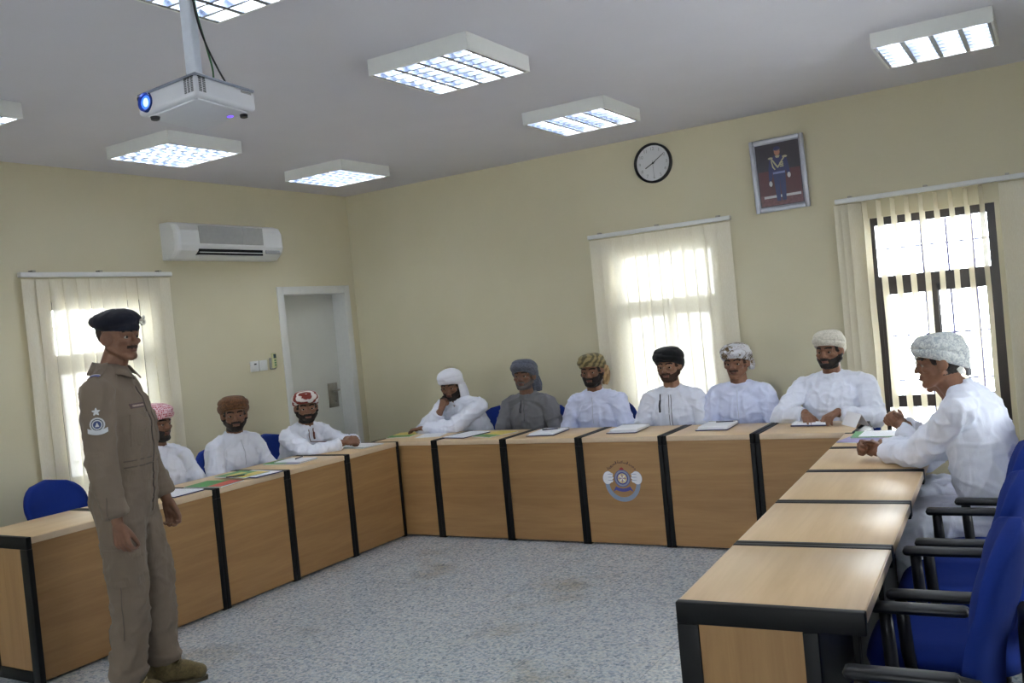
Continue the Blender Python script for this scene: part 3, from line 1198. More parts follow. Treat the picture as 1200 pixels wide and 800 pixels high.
for nm, cl, pts in (('green_cable', (40, 96, 50), [(.035, .03, hh + .002), (.055, .02, hh + .05), (.045, .012, hh + .13), (.024, .006, hh + .25), (.026, .004, hh + .4), (.026, 0, CEIL - PZ - .03)]),
                    ('black_cable', (22, 22, 24), [(.085, .05, hh - .002), (.070, .03, hh + .05), (.048, .01, hh + .13), (.030, .0, hh + .22), (.025, -.006, hh + .36), (.026, -.004, CEIL - PZ - .03)]),
                    ('black_cable', (22, 22, 24), [(-.03, 0, hh + .01), (-.032, .0, hh + .05), (-.026, .002, hh + .11), (-.024, .002, hh + .3), (-.024, .0, CEIL - PZ - .03)])):
    ps = []
    for i in range(len(pts) - 1):
        for k in range(5):
            t = k / 5
            p0, p1, p2, p3 = [Vector(pts[min(max(i + q, 0), len(pts) - 1)]) for q in (-1, 0, 1, 2)]
            ps.append(.5 * ((2 * p1) + (p2 - p0) * t + (2 * p0 - 5 * p1 + 4 * p2 - p3) * t * t + (3 * p1 - p0 - 3 * p2 + p3) * t ** 3))
    ps.append(Vector(pts[-1]))
    MB().tube(ps, .0028, n=8).build(nm, plain(nm, cl, .4), pj)

# the projector body hangs a little nose-up on its vertical pole
_tilt = Quaternion((-.667, -.745, 0), math.radians(5.0)).to_matrix().to_4x4()
for ch in children(pj):
    if ch.name.split('.')[0] not in ('mount_plate', 'pole', 'tape_band', 'green_cable', 'black_cable'):
        ch.rotation_euler = _tilt.to_euler()
# ------------------------------------------------------------------ people: one skin surface per body, clothes grown around it
def skin_mat(name, rgb, lip):
    t = NT(name)
    v = t.coord()
    f = t.noise(v, 35, 4, .6)
    c = S2L(rgb)
    d = tuple(x * y for x, y in zip(c[:3], (.86, .80, .76))) + (1,)
    t.l(t.ramp(f, [(.3, d), (.68, c)]), t.b.inputs['Base Color'])
    t.set(Roughness=.5)
    t.b.inputs['Specular IOR Level'].default_value = .35
    t.b.inputs['Subsurface Weight'].default_value = .08
    t.b.inputs['Subsurface Radius'].default_value = (.012, .005, .003)
    t.bump(t.noise(v, 420, 2), .08, .002)
    l = plain(name + ' lips', lip, .45, .4, var=.06)
    return t.m, l


SKIN = {'mid': skin_mat('skin brown', (132, 95, 75), (110, 70, 60)),
        'warm': skin_mat('skin warm brown', (150, 112, 91), (126, 80, 69)),
        'dark': skin_mat('skin dark brown', (120, 86, 67), (100, 64, 55))}
STUBBLE = plain('short dark stubble', (70, 52, 43), .75, .2, var=.3, nscale=420, bump=.4)
HAIR = plain('black hair', (33, 27, 24), .6, .3, var=.25, nscale=300, bump=.6)
GREYHAIR = plain('greying stubble', (92, 84, 80), .7, .3, var=.25, nscale=400, bump=.5)
EYE_W = plain('eye white', (160, 148, 138), .5, .1)
EYE_D = plain('dark iris', (28, 18, 13), .35, .2)


def remesh(mb, voxel, smooth_it=5, factor=.5, name='tmp'):
    me = bpy.data.meshes.new(name)
    me.from_pydata([tuple(p) for p in mb.v], [], mb.f)
    o = bpy.data.objects.new(name, me)
    C.objects.link(o)
    m = o.modifiers.new('r', 'REMESH')
    m.mode = 'VOXEL'
    m.voxel_size = voxel
    if smooth_it:
        s = o.modifiers.new('s', 'SMOOTH')
        s.iterations = smooth_it
        s.factor = factor
    dg = bpy.context.evaluated_depsgraph_get()
    out = bpy.data.meshes.new_from_object(o.evaluated_get(dg))
    bpy.data.objects.remove(o)
    bpy.data.meshes.remove(me)
    out.polygons.foreach_set('use_smooth', [True] * len(out.polygons))
    return out


def co_np(me):
    a = np.empty(len(me.vertices) * 3)
    me.vertices.foreach_get('co', a)
    return a.reshape(-1, 3)


def no_np(me):
    a = np.empty(len(me.vertices) * 3)
    me.vertices.foreach_get('normal', a)
    return a.reshape(-1, 3)


def set_co(me, a):
    me.vertices.foreach_set('co', a.ravel())
    me.update()


def folds(me, amp, scale=(13, 13, 4.5), seed=0, extra=None):
    """cloth folds as real displacement along the normals"""
    a, n = co_np(me), no_np(me)
    out = np.empty(len(a))
    sx, sy, sz = scale
    for i, p in enumerate(a):
        q = Vector((p[0] * sx + seed, p[1] * sy, p[2] * sz + p[0] * 3))
        v = noise.noise(q)
        v2 = noise.noise(q * 2.3 + Vector((5, 1, 3)))
        r2 = noise.noise(Vector((p[0] * 7 + p[2] * 15 + seed, p[1] * 7, p[2] * 9 - p[0] * 9)))
        out[i] = max(0, 1 - abs(v) * 3.2) ** 1.5 * .75 + max(0, 1 - abs(r2) * 3.4) ** 1.5 * .6 + v2 * .3 - .3
    k = amp if extra is None else amp * extra(a)
    set_co(me, a + n * (out * k)[:, None])


def sstep(x, a, b):
    t = np.clip((x - a) / (b - a), 0, 1)
    return t * t * (3 - 2 * t)


class Head:
    """head frame: origin between the ears, x to the person's right, y forward, z up"""
    def __init__(s, c, yaw=0, pitch=0, roll=0, scale=1.0):
        s.c = Vector(c)
        s.R = rot_zxy(yaw, pitch, roll)
        s.k = scale

    def m4(s):
        return Matrix.Translation(s.c) @ s.R.to_4x4() @ Matrix.Diagonal((s.k * 1.02, s.k, s.k * .915, 1))

    def w(s, p):
        return s.m4() @ Vector(p)

    def local(s, a):
        R = np.array(s.R)
        return (a - np.array(s.c)) @ R / (s.k * np.array((1.02, 1, .915)))


def head_shapes(mb, hd, jaw=1.0, nose=1.0):
    m = hd.m4()
    E = lambda c, r, **k: mb.ell(c, r, mat=m, **k)
    K = lambda a, ra, b, rb: mb.capsule(a, ra, b, rb, n=12, rings=4, mat=m)
    E((0, -.016, .030), (.0755, .094, .089))
    E((0, .028, -.035), (.062 * jaw, .050, .080))
    for s in (-1, 1):
        K((s * .046, .060, .022), .0105, (s * .012, .077, .021), .0115)
        E((s * .041, .053, -.023), (.024, .023, .018))
        K((s * .056 * jaw, -.004, -.052), .022, (s * .020, .054, -.099), .0195)
        E((s * .0125, .0835, -.033), (.0098, .0110, .0085))
        K((s * .019, .0732, .0085), .0060, (s * .046, .0645, .0055), .0058)
        K((s * .021, .0705, -.0120), .0042, (s * .043, .0630, -.0110), .0040)
        rr = Matrix.Rotation(s * .35, 3, 'Z') @ Matrix.Rotation(-.15, 3, 'X')
        E((s * .0815, -.010, -.004), (.0100, .0215, .034), rot=rr)
        E((s * .0775, .002, -.028), (.0095, .011, .012))
        E((s * .0730, .008, -.010), (.0080, .010, .022))
    E((0, .073, .018), (.014, .011, .016))
    K((0, .075, .010), .0090, (0, .0935 + .04 * (nose - 1), -.029), .0125 * nose)
    E((0, .050, -.066), (.034, .031, .027))
    E((0, .0795, -.0600), (.0225, .0085, .0058))
    E((0, .0785, -.0710), (.0185, .0095, .0068))
    E((0, .060, -.101), (.025, .021, .020))
    E((0, .016, -.072), (.052 * jaw, .048, .036))


def hand_shapes(mb, wrist, u, n, side, curl=.5, scale=1.0, spread=1.0, thumb=(.75, .6, .35), curls=None):
    """palm, four fingers of three bones, thumb from the side of the palm. u = finger direction, n = where the palm looks"""
    wv = Vector(wrist)
    u = Vector(u).normalized()
    n = Vector(n)
    n = (n - u * n.dot(u)).normalized()
    t = u.cross(n) * side
    k = scale
    mb.capsule(wv - u * .03 * k, .0245 * k, wv + u * .012 * k, .0215 * k, n=12, rings=4)
    offs = [.030, .0105, -.0095, -.0285]
    lens = [.072, .080, .074, .058]
    pl = [.088, .092, .088, .080]
    for i in range(4):
        kn = wv + (u * pl[i] + t * offs[i]) * k
        mb.capsule(wv + (u * .01 + t * offs[i] * .55) * k, .0145 * k, kn, .0105 * k, n=10, rings=3)
        c = curls[i] if curls else curl
        d = (u + t * (offs[i] * 1.6 * spread)).normalized()
        p = kn
        for fr, r0, r1, b in ((.44, .0098, .0088, c * 1.15), (.31, .0088, .0080, c * 1.25), (.25, .0080, .0068, c * .85)):
            ax = d.cross(n).normalized()
            q = Quaternion(ax, b)
            d = (q @ d).normalized()
            n_ = (q @ n)
            e = p + d * (lens[i] * fr * k)
            mb.capsule(p, r0 * k, e, r1 * k, n=10, rings=3)
            p = e
            n_loc = n_
            n, n_keep = n_loc, n
            if fr == .25:
                n = n0
            elif fr == .44:
                n0 = n_keep
        n = n0
    mb.ell(wv + (u * .052 + n * .004) * k, (.016 * k, .016 * k, .016 * k))
    b0 = wv + (u * .018 + t * .018 + n * .006) * k
    td = (u * thumb[0] + t * thumb[1] + n * thumb[2]).normalized()
    b1 = b0 + td * .046 * k
    td2 = (td + u * .35 + n * .15 - t * .15).normalized()
    b2 = b1 + td2 * .034 * k
    td3 = (td2 + u * .2 + n * .25 - t * .2).normalized()
    b3 = b2 + td3 * .024 * k
    mb.capsule(b0, .0155 * k, b1, .0120 * k, n=10, rings=3)
    mb.capsule(b1, .0115 * k, b2, .0100 * k, n=10, rings=3)
    mb.capsule(b2, .0100 * k, b3, .0078 * k, n=10, rings=3)


def ik(S, Wp, l1, l2, hint):
    S, Wp, hint = Vector(S), Vector(Wp), Vector(hint)
    d = Wp - S
    L = min(d.length, (l1 + l2) * .995)
    dn = d.normalized()
    a = (l1 * l1 - l2 * l2 + L * L) / (2 * L)
    h = math.sqrt(max(0, l1 * l1 - a * a))
    hn = (hint - dn * hint.dot(dn)).normalized()
    return S + dn * a + hn * h, S + dn * L


def loft(mb, secs, n=28, e=.85):
    """closed loft through elliptic sections (centre, xaxis, yaxis, rx, ry)"""
    v, f = [], []
    for c, ax, ay, rx, ry in secs:
        for k in range(n):
            a = 2 * PI * k / n
            ca, sa = math.cos(a), math.sin(a)
            v.append(Vector(c) + ax * (rx * math.copysign(abs(ca) ** e, ca)) + ay * (ry * math.copysign(abs(sa) ** e, sa)))
    m = len(secs)
    for i in range(m - 1):
        for k in range(n):
            f.append((i * n + k, i * n + (k + 1) % n, (i + 1) * n + (k + 1) % n, (i + 1) * n + k))
    f.append(list(range(n))[::-1])
    f.append([(m - 1) * n + k for k in range(n)])
    mb.add(v, f, 0, True)


def shell(name, me, meas, thick, mat, parent, rough=0.0, seed=0):
    """a part grown off the body surface where meas>0; it sinks under the skin at its border"""
    a, n = co_np(me), no_np(me)
    keep = meas > 0
    idx = np.cumsum(keep) - 1
    faces = [[int(idx[v]) for v in p.vertices] for p in me.polygons if all(keep[v] for v in p.vertices)]
    if not faces:
        return None
    off = -.0012 + (thick + .0012) * np.clip(meas, 0, 1)
    if rough:
        r = np.array([noise.noise(Vector(p) * 160 + Vector((seed, 0, 0))) for p in a[keep]])
        off = off[keep] + rough * r * np.clip(meas[keep], 0, 1)
    else:
        off = off[keep]
    b = a[keep] + n[keep] * off[:, None]
    m2 = bpy.data.meshes.new(name)
    m2.from_pydata(b.tolist(), [], faces)
    m2.polygons.foreach_set('use_smooth', [True] * len(faces))
    m2.materials.append(mat)
    return link(name, m2, parent)


def face_parts(root, me, hd, beard=None, moustache=0.0, hair=False, brow=1.0, hairmat=None, gaze=(0, 1, 0), sideburn=1.0):
    hm = hairmat or HAIR
    L = hd.local(co_np(me))
    x, y, z = L[:, 0], L[:, 1], L[:, 2]
    ax = np.abs(x)
    inhead = (np.sqrt((L ** 2).sum(1)) < .17)
    if beard:
        th, low = beard                       # thickness and how far up the cheek it grows (0..1)
        zl = -.020 - (.042 - .030 * low) * np.clip(y / .075, 0, 1) + .02 * low
        b = sstep(zl - z, -.002, .012)
        b *= sstep(y, -.016, .002)
        b *= sstep(z, -.155, -.125) if False else 1
        b *= 1 - sstep(-(z + .105) - .35 * (y - .03), .0, .03)
        lips = (1 - sstep(ax, .020, .027)) * sstep(z, -.083, -.078) * (1 - sstep(z, -.056, -.050)) * sstep(y, .05, .06)
        b *= 1 - lips
        nose = (1 - sstep(ax, .024, .032)) * sstep(z, -.052, -.044) * sstep(y, .05, .06)
        b *= 1 - nose
        b *= inhead
        shell('beard', me, np.where(b > .02, b, 0), th, hm, root, rough=.0022)
    if moustache:
        b = (1 - sstep(ax, .026, .036)) * sstep(z, -.064, -.057) * (1 - sstep(z, -.047, -.042)) * sstep(y, .055, .065) * inhead
        shell('moustache', me, np.where(b > .02, b, 0), moustache, hm, root, rough=.0015)
    for s in (-1, 1):
        xs = x * s
        zc = .0255 + .006 * np.sin(np.clip((xs - .010) / .045, 0, 1) * PI) - .05 * np.clip(xs - .042, 0, .02)
        b = sstep(xs, .008, .016) * (1 - sstep(xs, .048, .056)) * (1 - sstep(np.abs(z - zc), .0035, .0075)) * sstep(y, .02, .04) * inhead
        shell('eyebrow', me, np.where(b > .02, b, 0), .0026 * brow, HAIR, root, rough=.001)
    if hair:
        b = (1 - sstep(y, -.002, .012)) * sstep(z, -.055 if hair is True else hair, -.035) * inhead * (1 - (1 - sstep(np.abs(y + .006), .026, .034)) * (1 - sstep(np.abs(z + .006), .044, .052)) * sstep(ax, .054, .060))
        b2 = sstep(z, -.012, .004) * (1 - sstep(y, .022 + z * .3, .036 + z * .3)) * sstep(y, .010, .018) * sstep(ax, .05, .056) * inhead
        b = np.maximum(b, b2 * sideburn)
        shell('hair', me, np.where(b > .02, b, 0), .0025, hm, root, rough=.0015)
    g = Vector(gaze).normalized()
    for s in (-1, 1):
        e = MB()
        e.ell((0, 0, 0), (.0125, .0125, .0125), n=24, m=16)
        for i, f in enumerate(e.f):
            c = sum((e.v[k] for k in f), Vector()) / len(f)
            e.mi[i] = 1 if c.normalized().dot(g) > .80 else 0
        m = hd.m4() @ Matrix.Translation((s * .0325, .0620, -.0005))
        e.v = [m @ p for p in e.v]
        e.build('eye', [EYE_W, EYE_D], root, fix=False)


def paint_lips(me, hd, idx=1):
    L = hd.local(co_np(me))
    ok = (np.abs(L[:, 0]) < .021) & (L[:, 2] > -.0775) & (L[:, 2] < -.0545) & (L[:, 1] > .074)
    for p in me.polygons:
        if all(ok[v] for v in p.vertices):
            p.material_index = idx


def turban(root, hd, mat, top=.152, bulge=.16, zf=.046, zb=-.030, wraps=3.2, ridge=.030, skew=.5, phase=0.0, cap=None, tilt=0.0, name='turban', back=0.0, square=.62):
    """wrapped headcloth: ridged windings around a rim that runs over the brow and down behind the head"""
    n, m = 96, 46
    v, f = [], []
    rows = []
    th0 = math.acos((1 / (1 + bulge)) ** (1 / square))
    for j in range(m + 1):
        t = j / m
        if t < .06:
            rows.append((.90 + .10 * (t / .06), .02 * (1 - t / .06), t))
        else:
            q = (t - .06) / .94
            th = -th0 + (PI / 2 + th0) * q
            sc = (1 + bulge) * max(0.0, math.cos(th)) ** square
            rows.append((max(sc, .004), (math.sin(th) + math.sin(th0)) / (1 + math.sin(th0)), t))
    for s, hgt, t in rows:
        for i in range(n):
            a = 2 * PI * i / n                   # 0 = front
            sa, ca = math.sin(a), math.cos(a)
            rim = zf + (zb - zf) * ((1 - ca) / 2) ** 1.3 + tilt * sa * .02
            z = rim + hgt * (top + tilt * sa * .012 - rim)
            ph_ = wraps * t * 2 * PI + skew * 2 * PI * math.sin(a * .5 + phase) + .8 * math.sin(2 * a + phase * 3)
            fold = abs(math.sin(ph_ / 2)) ** .6
            env = 1.7 * min(1, t / .10) * (1 - max(0, (t - .80) / .20))
            k = s * (1 + ridge * (fold - .6) * env * 2) + .012 * env * noise.noise(Vector((sa * 3, ca * 3, t * 6 + phase)))
            v.append(hd.w((.086 * k * sa, -.014 + (.106 + (back if ca < 0 else 0) * max(0, -ca) * math.sin(PI * min(1, t * 1.1))) * k * ca, z)))
    for j in range(m):
        for i in range(n):
            f.append((j * n + i, j * n + (i + 1) % n, (j + 1) * n + (i + 1) % n, (j + 1) * n + i))
    f.append([m * n + i for i in range(n)])
    f.append(list(range(n))[::-1])
    return MB().add(v, f, 0, True).build(name, mat, root)


def drape(name, root, pts, widths, thick, mat, seed=0):
    """a hanging length of cloth: a flattened, softly folded band along pts; widths are vectors across"""
    v, f = [], []
    n = 24
    P = []
    for i in range(len(pts) - 1):
        for k in range(6):
            t = k / 6
            a, b, c, d = [Vector(pts[min(max(i + q, 0), len(pts) - 1)]) for q in (-1, 0, 1, 2)]
            wa, wb = Vector(widths[i]), Vector(widths[i + 1])
            P.append((.5 * ((2 * b) + (c - a) * t + (2 * a - 5 * b + 4 * c - d) * t * t + (3 * b - a - 3 * c + d) * t ** 3), wa.lerp(wb, t)))
    P.append((Vector(pts[-1]), Vector(widths[-1])))
    for i, (p, w_) in enumerate(P):
        dv = (P[min(i + 1, len(P) - 1)][0] - P[max(i - 1, 0)][0]).normalized()
        nn = dv.cross(w_).normalized()
        th = thick * (1 if 0 < i < len(P) - 1 else .4)
        for k in range(n):
            a = 2 * PI * k / n
            rip = 1 + .35 * math.sin(a * 5 + seed + i * .15)
            v.append(p + w_ * math.cos(a) + nn * (th * math.sin(a) * rip))
    for i in range(len(P) - 1):
        for k in range(n):
            f.append((i * n + k, i * n + (k + 1) % n, (i + 1) * n + (k + 1) % n, (i + 1) * n + k))
    f.append(list(range(n))[::-1])
    f.append([(len(P) - 1) * n + k for k in range(n)])
    return MB().add(v, f, 0, True).build(name, mat, root)


def bvh_of(me):
    return BVHTree.FromPolygons([v.co.copy() for v in me.vertices], [list(p.vertices) for p in me.polygons])


def strip(name, root, bvh, path, d, r, mat, off=.001, n=8):
    """a thin cord or seam laid on a garment: path points thrown along d onto it"""
    pts = []
    for p in path:
        h = bvh.ray_cast(Vector(p), Vector(d).normalized())
        if h[0] is not None:
            pts.append(h[0] - Vector(d).normalized() * off)
    if len(pts) < 2:
        return None
    return MB().tube(pts, r, n=n).build(name, mat, root)


ROBE = {}
def robe_mat(key, rgb, **k):
    if key not in ROBE:
        ROBE[key] = cloth('dishdasha ' + key, rgb, kind='plain', rough=.8, sheen=.08, bump=.35, **k)
    return ROBE[key]


def seated(label, loc, rz, hip, neck, head, arms, robe, skin='mid', turb=None, beard=None, moustache=0, hair=-.07, hairmat=None,
           broad=1.0, twist=0.0, jaw=1.0, gaze=(0, 1, 0), seed=0, headscale=1.0, arml=(.285, .255), collar=True, knees=((.13, .40), (.13, .40)), after=None, belly=0.0, nose=1.0):
    """a seated man; everything local: faces +y, x to his right, floor at z=0.
    arms: (right, left), each (wrist, elbow hint, finger dir, palm dir, curl[, options])"""
    root = thing('person', label, 'person', loc, rz)
    H, N = Vector(hip), Vector(neck) + Vector((0, 0, .020))
    hd = Head(head[0], *head[1:4], scale=headscale)
    tw = Matrix.Rotation(twist, 3, 'Z')
    body, rb = MB(), MB()
    head_shapes(body, hd, jaw, nose)
    body.capsule(N + Vector((0, -.005, -.03)), .063, hd.w((0, -.012, -.065)), .056)
    up = (N - H).normalized()
    axx = tw @ Vector((1, 0, 0))
    ayy = up.cross(axx).normalized() * 1
    body.capsule(H + Vector((0, .01, .02)), .095, H.lerp(N, .78) + Vector((0, .01, 0)), .078)
    sh = []
    for s in (1, -1):
        S = N + axx * (s * .178 * broad) - up * .055 + Vector((0, .005, 0))
        sh.append(S)
        body.capsule(N - up * .04, .06, S, .05)
    # garment torso
    secs = []
    xr = Vector((1, 0, 0))
    for t, rx, ry, fy in ((-.16, .12, .10, 0), (-.10, .175, .135, 0), (0, .192, .150, .01), (.25, .178, .142, .02 + belly), (.5, .174, .132, .018 + belly * .6), (.72, .182, .124, .012), (.86, .165, .108, .0), (.95, .12, .085, -.004), (1.0, .08, .07, -.004)):
        c = H.lerp(N, t) if t >= 0 else H + Vector((0, 0, t * .45))
        ax = xr.lerp(axx, max(0, t)).normalized()
        ay = up.cross(ax).normalized()
        secs.append((c + ay * fy, ax, ay, rx * broad, ry * (broad * .6 + .4) + belly * .6))
    loft(rb, secs)
    for i, s in enumerate((1, -1)):
        S = sh[i]
        rb.capsule(N + axx * (s * .055) - up * .012, .062, S + up * .004, .066)
        wr, hint, fd, pd, curl = arms[i][:5]
        opt = arms[i][5] if len(arms[i]) > 5 else {}
        E, Wp = ik(S, wr, arml[0], arml[1], hint)
        body.capsule(S, .046, E, .038)
        body.capsule(E, .038, E.lerp(Wp, .4), .036)
        body.capsule(E.lerp(Wp, .4), .036, Wp, .0245)
        hand_shapes(body, Wp + (Wp - E).normalized() * .01, fd, pd, s, curl, **{k: v for k, v in opt.items() if k not in ('cuff', 'bare')})
        cf = opt.get('cuff', .93)
        rb.capsule(S, .070, E, .062)
        rb.capsule(E, .062, E.lerp(Wp, cf), .047, flat2=True)
        # bunched folds around the elbow
        for q, rr in ((-.10, .070), (-.04, .066), (.07, .066)):
            P0 = E + ((S - E).normalized() * -q if q < 0 else (Wp - E).normalized() * q)
            rb.ell(P0 + Vector((0, 0, -.004)), (rr, rr, rr * .96))
    # lap, legs
    for i, s in enumerate((1, -1)):
        kx, ky = knees[i]
        hj = H + Vector((s * .085, .02, -.02))
        K = Vector((s * kx, H.y + ky, .485))
        A = Vector((s * kx * .95, H.y + ky - .02, .10))
        body.capsule(hj, .07, K, .05)
        body.capsule(K, .05, A, .038)
        body.capsule(A + Vector((0, -.03, -.055)), .035, A + Vector((0, .13, -.07)), .030)
        rb.capsule(hj, .098, K, .078)
        rb.capsule(K, .076, A + Vector((0, 0, .04)), .075, flat2=True)
    K0, K1 = [Vector((s * knees[i][0], H.y + knees[i][1], .485)) for i, s in enumerate((1, -1))]
    for t in (.25, .5, .75):
        rb.capsule(H + Vector((0, .05, -.02)), .085, K0.lerp(K1, t), .066)
        rb.capsule(K0.lerp(K1, t), .066, K0.lerp(K1, t) + Vector((0, -.02, -.34)), .066)
    if collar:
        rb.cone(N - up * .03, .076, N.lerp(hd.c, .27), .0635, n=28)
    bm_ = remesh(body, .0044, 4, .5)
    sk, lp = SKIN[skin]
    bm_.materials.append(sk)
    bm_.materials.append(lp)
    paint_lips(bm_, hd)
    bo = link('body', bm_, root)
    rm_ = remesh(rb, .0085, 6, .5)
    folds(rm_, .0115, seed=seed)
    rm_.materials.append(robe)
    link('dishdasha', rm_, root)
    face_parts(root, bm_, hd, beard, moustache, hair, 1.0, hairmat, gaze)
    if turb:
        turb(root, hd)
    if after:
        after(root, hd, rm_, N, H)
    return root
# ------------------------------------------------------------------ the people
WHITE = robe_mat('white', (228, 231, 244))
WHITE2 = robe_mat('bluish white', (214, 220, 246))
GREYR = robe_mat('grey', (112, 112, 116))
dn, ft_, up_ = (0, 0, -1), (0, 1, 0), (0, 0, 1)


def lap(rx=.10, y=.34, z=.60):
    """both hands resting in the lap"""
    return (((rx, y, z), (.6, -.4, -.3), (-.5, .8, -.2), (-.1, -.2, -1), .35),
            ((-rx, y, z), (-.6, -.4, -.3), (.5, .8, -.2), (.1, -.2, -1), .35))


def hd_at(top, y, x=0, yaw=0, pitch=0, roll=0, rise=.152):
    """head frame for a given top-of-turban height"""
    return ((x, y, top - rise * .915), math.radians(yaw), math.radians(pitch), math.radians(roll))


def placket(col, x=0.0, r=.0022, ln=.30, dbl=False, tassel=None):
    def go(root, hd, me, N, H):
        b = bvh_of(me)
        m = plain('cord ' + str(col), col, .7)
        for dx in ((-.008, .008) if dbl else (0,)):
            strip('placket', root, b, [(x + dx * (1 + i * .05), .6, N.z - .01 - ln * i / 14) for i in range(15)], (0, -1, 0), r, m)
        if tassel:
            tx, tl = tassel
            strip('tassel', root, b, [(tx, .6, N.z - .005 - tl * .35 * i / 4) for i in range(5)], (0, -1, 0), .004, m, off=.003)
            o = strip('tassel_end', root, b, [(tx, .6, N.z - .005 - tl * (.35 + .65 * i / 5)) for i in range(6)], (0, -1, 0), .0075, m, off=.006)
    return go


def face_to(yaw):
    return (math.sin(0), 1, 0)


# --- back row, left to right -------------------------------------------------
BR = PI
# 1: white headscarf, chin on his right fist, left forearm on the desk
def t_white(root, hd):
    m = cloth('white headscarf', (226, 226, 236), kind='plain', bump=.3)
    turban(root, hd, m, top=.148, bulge=.18, zf=.044, zb=-.075, wraps=2.2, ridge=.02, skew=.35, phase=.4, back=.01)
    drape('headscarf_end', root, [hd.w((-.085, -.02, .03)), hd.w((-.098, -.015, -.06)), hd.w((-.105, .0, -.15)), hd.w((-.12, .06, -.24)), hd.w((-.10, .10, -.36))],
          [(.008, .04, .01), (.012, .045, .0), (.02, .04, 0), (.035, .02, 0), (.035, .01, 0)], .015, m, 1)
    drape('headscarf_back', root, [hd.w((0, -.10, .0)), hd.w((-.01, -.115, -.10)), hd.w((-.02, -.13, -.24))], [(.07, 0, 0), (.085, 0, 0), (.11, 0, 0)], .02, m, 2)


seated('man in white robe and white headscarf resting his chin on his fist', (1.58, -.47, 0), BR, (-.03, -.03, .50), (.03, .20, .945),
       hd_at(1.238, .255, .055, 12, -14, 0, .150),
       (((.085, .395, .910), (.9, .1, -.8), (-.40, -.10, .88), (-.25, -.9, .1), 1.3, {'thumb': (.7, .5, .3)}),
        ((.24, .44, .782), (-1, .2, -.4), (.95, .25, -.10), (.1, .15, -1), .55)),
       WHITE, 'dark', t_white, beard=(.0048, .2), hair=-.05, seed=1)

# 2: grey robe, grey scarf
def t_grey(root, hd):
    m = cloth('slate grey headscarf', (78, 82, 94), (96, 100, 112), kind='mottled', bump=.35)
    turban(root, hd, m, top=.150, bulge=.20, zf=.040, zb=-.085, wraps=2.8, ridge=.028, skew=.45, phase=1.9, back=.018)
    drape('headscarf_end', root, [hd.w((-.075, -.04, .0)), hd.w((-.082, -.055, -.07)), hd.w((-.070, -.075, -.135))], [(.01, .04, 0), (.02, .045, 0), (.03, .03, 0)], .02, m, 3)


seated('man in grey robe and slate headscarf, face turned to the officer', (2.165, -.47, 0), BR, (0, -.03, .50), (0, .12, .935),
       hd_at(1.272, .15, 0, 6, 4, 0, .150), lap(), GREYR, 'dark', t_grey, moustache=.0018, beard=(.0012, .0), hair=-.05, hairmat=GREYHAIR, seed=2,
       after=placket((58, 58, 62), 0, .0022, .16, tassel=(.03, .10)), broad=1.02)

# 3: olive turban
def t_olive(root, hd):
    m = cloth('olive patterned turban', (148, 132, 92), (96, 88, 62), kind='stripe', bump=.35)
    turban(root, hd, m, top=.148, bulge=.18, zf=.050, zb=-.035, wraps=3.2, ridge=.03, skew=.55, phase=.2)
    m2 = cloth('beige turban end', (186, 156, 112), (150, 122, 84), kind='stripe', bump=.35)
    drape('turban_end', root, [hd.w((-.082, -.045, .045)), hd.w((-.094, -.050, -.02)), hd.w((-.086, -.055, -.085)), hd.w((-.07, -.06, -.12))],
          [(.012, .035, .01), (.014, .032, .0), (.014, .028, 0), (.01, .02, 0)], .018, m2, 2)


seated('bearded man in bluish white robe and olive turban with a beige end', (2.765, -.47, 0), BR, (0, -.03, .50), (0, .12, .935),
       hd_at(1.280, .15, 0, 4, -4, 0), lap(), WHITE2, 'mid', t_olive, beard=(.0065, .45), moustache=.004, hair=-.05, seed=3,
       after=placket((176, 182, 204), 0, .0025, .20))

# 4: black turban
def t_black(root, hd):
    m = cloth('black turban', (22, 23, 26), kind='plain', bump=.35)
    turban(root, hd, m, top=.155, bulge=.26, zf=.044, zb=-.070, wraps=3.0, ridge=.022, skew=.45, phase=1.2, back=.02)


seated('man in white robe with dark piping and black turban', (3.385, -.47, 0), BR, (0, -.03, .50), (0, .12, .930),
       hd_at(1.285, .15, 0, 0, -3, 0, .155), lap(), WHITE, 'warm', t_black, beard=(.0016, .1), hairmat=STUBBLE, moustache=.0035, hair=-.05, seed=4, jaw=1.08, broad=1.0,
       after=placket((52, 54, 66), -.005, .0022, .36, dbl=True, tassel=(.075, .13)), belly=.012)

# 5: white turban with brown pattern
def t_pat(root, hd):
    m = cloth('white turban with brown pattern', (198, 198, 204), (104, 86, 58), kind='paisley', bump=.3, scale=.8)
    turban(root, hd, m, top=.150, bulge=.20, zf=.044, zb=-.050, wraps=2.8, ridge=.026, skew=.5, phase=2.4)
    drape('turban_end', root, [hd.w((-.084, -.04, .03)), hd.w((-.094, -.045, -.02)), hd.w((-.088, -.05, -.062))], [(.01, .03, 0), (.01, .03, 0), (.01, .02, 0)], .014, m, 2)


seated('young man in bluish white robe and brown patterned white turban', (3.885, -.47, 0), BR, (0, -.03, .50), (0, .12, .940),
       hd_at(1.275, .15, 0, -2, -3, 0, .150), lap(), WHITE2, 'mid', t_pat, hairmat=STUBBLE, moustache=.0018, hair=-.05, seed=5, jaw=.92,
       after=placket((188, 192, 212), 0, .0025, .26), broad=.97)

# 6: broad man at the right end, both hands on a notebook
def t_cream(root, hd):
    m = cloth('cream embroidered turban', (214, 208, 194), (188, 182, 168), kind='mottled', bump=.3, scale=1.4)
    turban(root, hd, m, top=.152, bulge=.15, zf=.050, zb=-.045, wraps=3.4, ridge=.016, skew=.5, phase=.9)


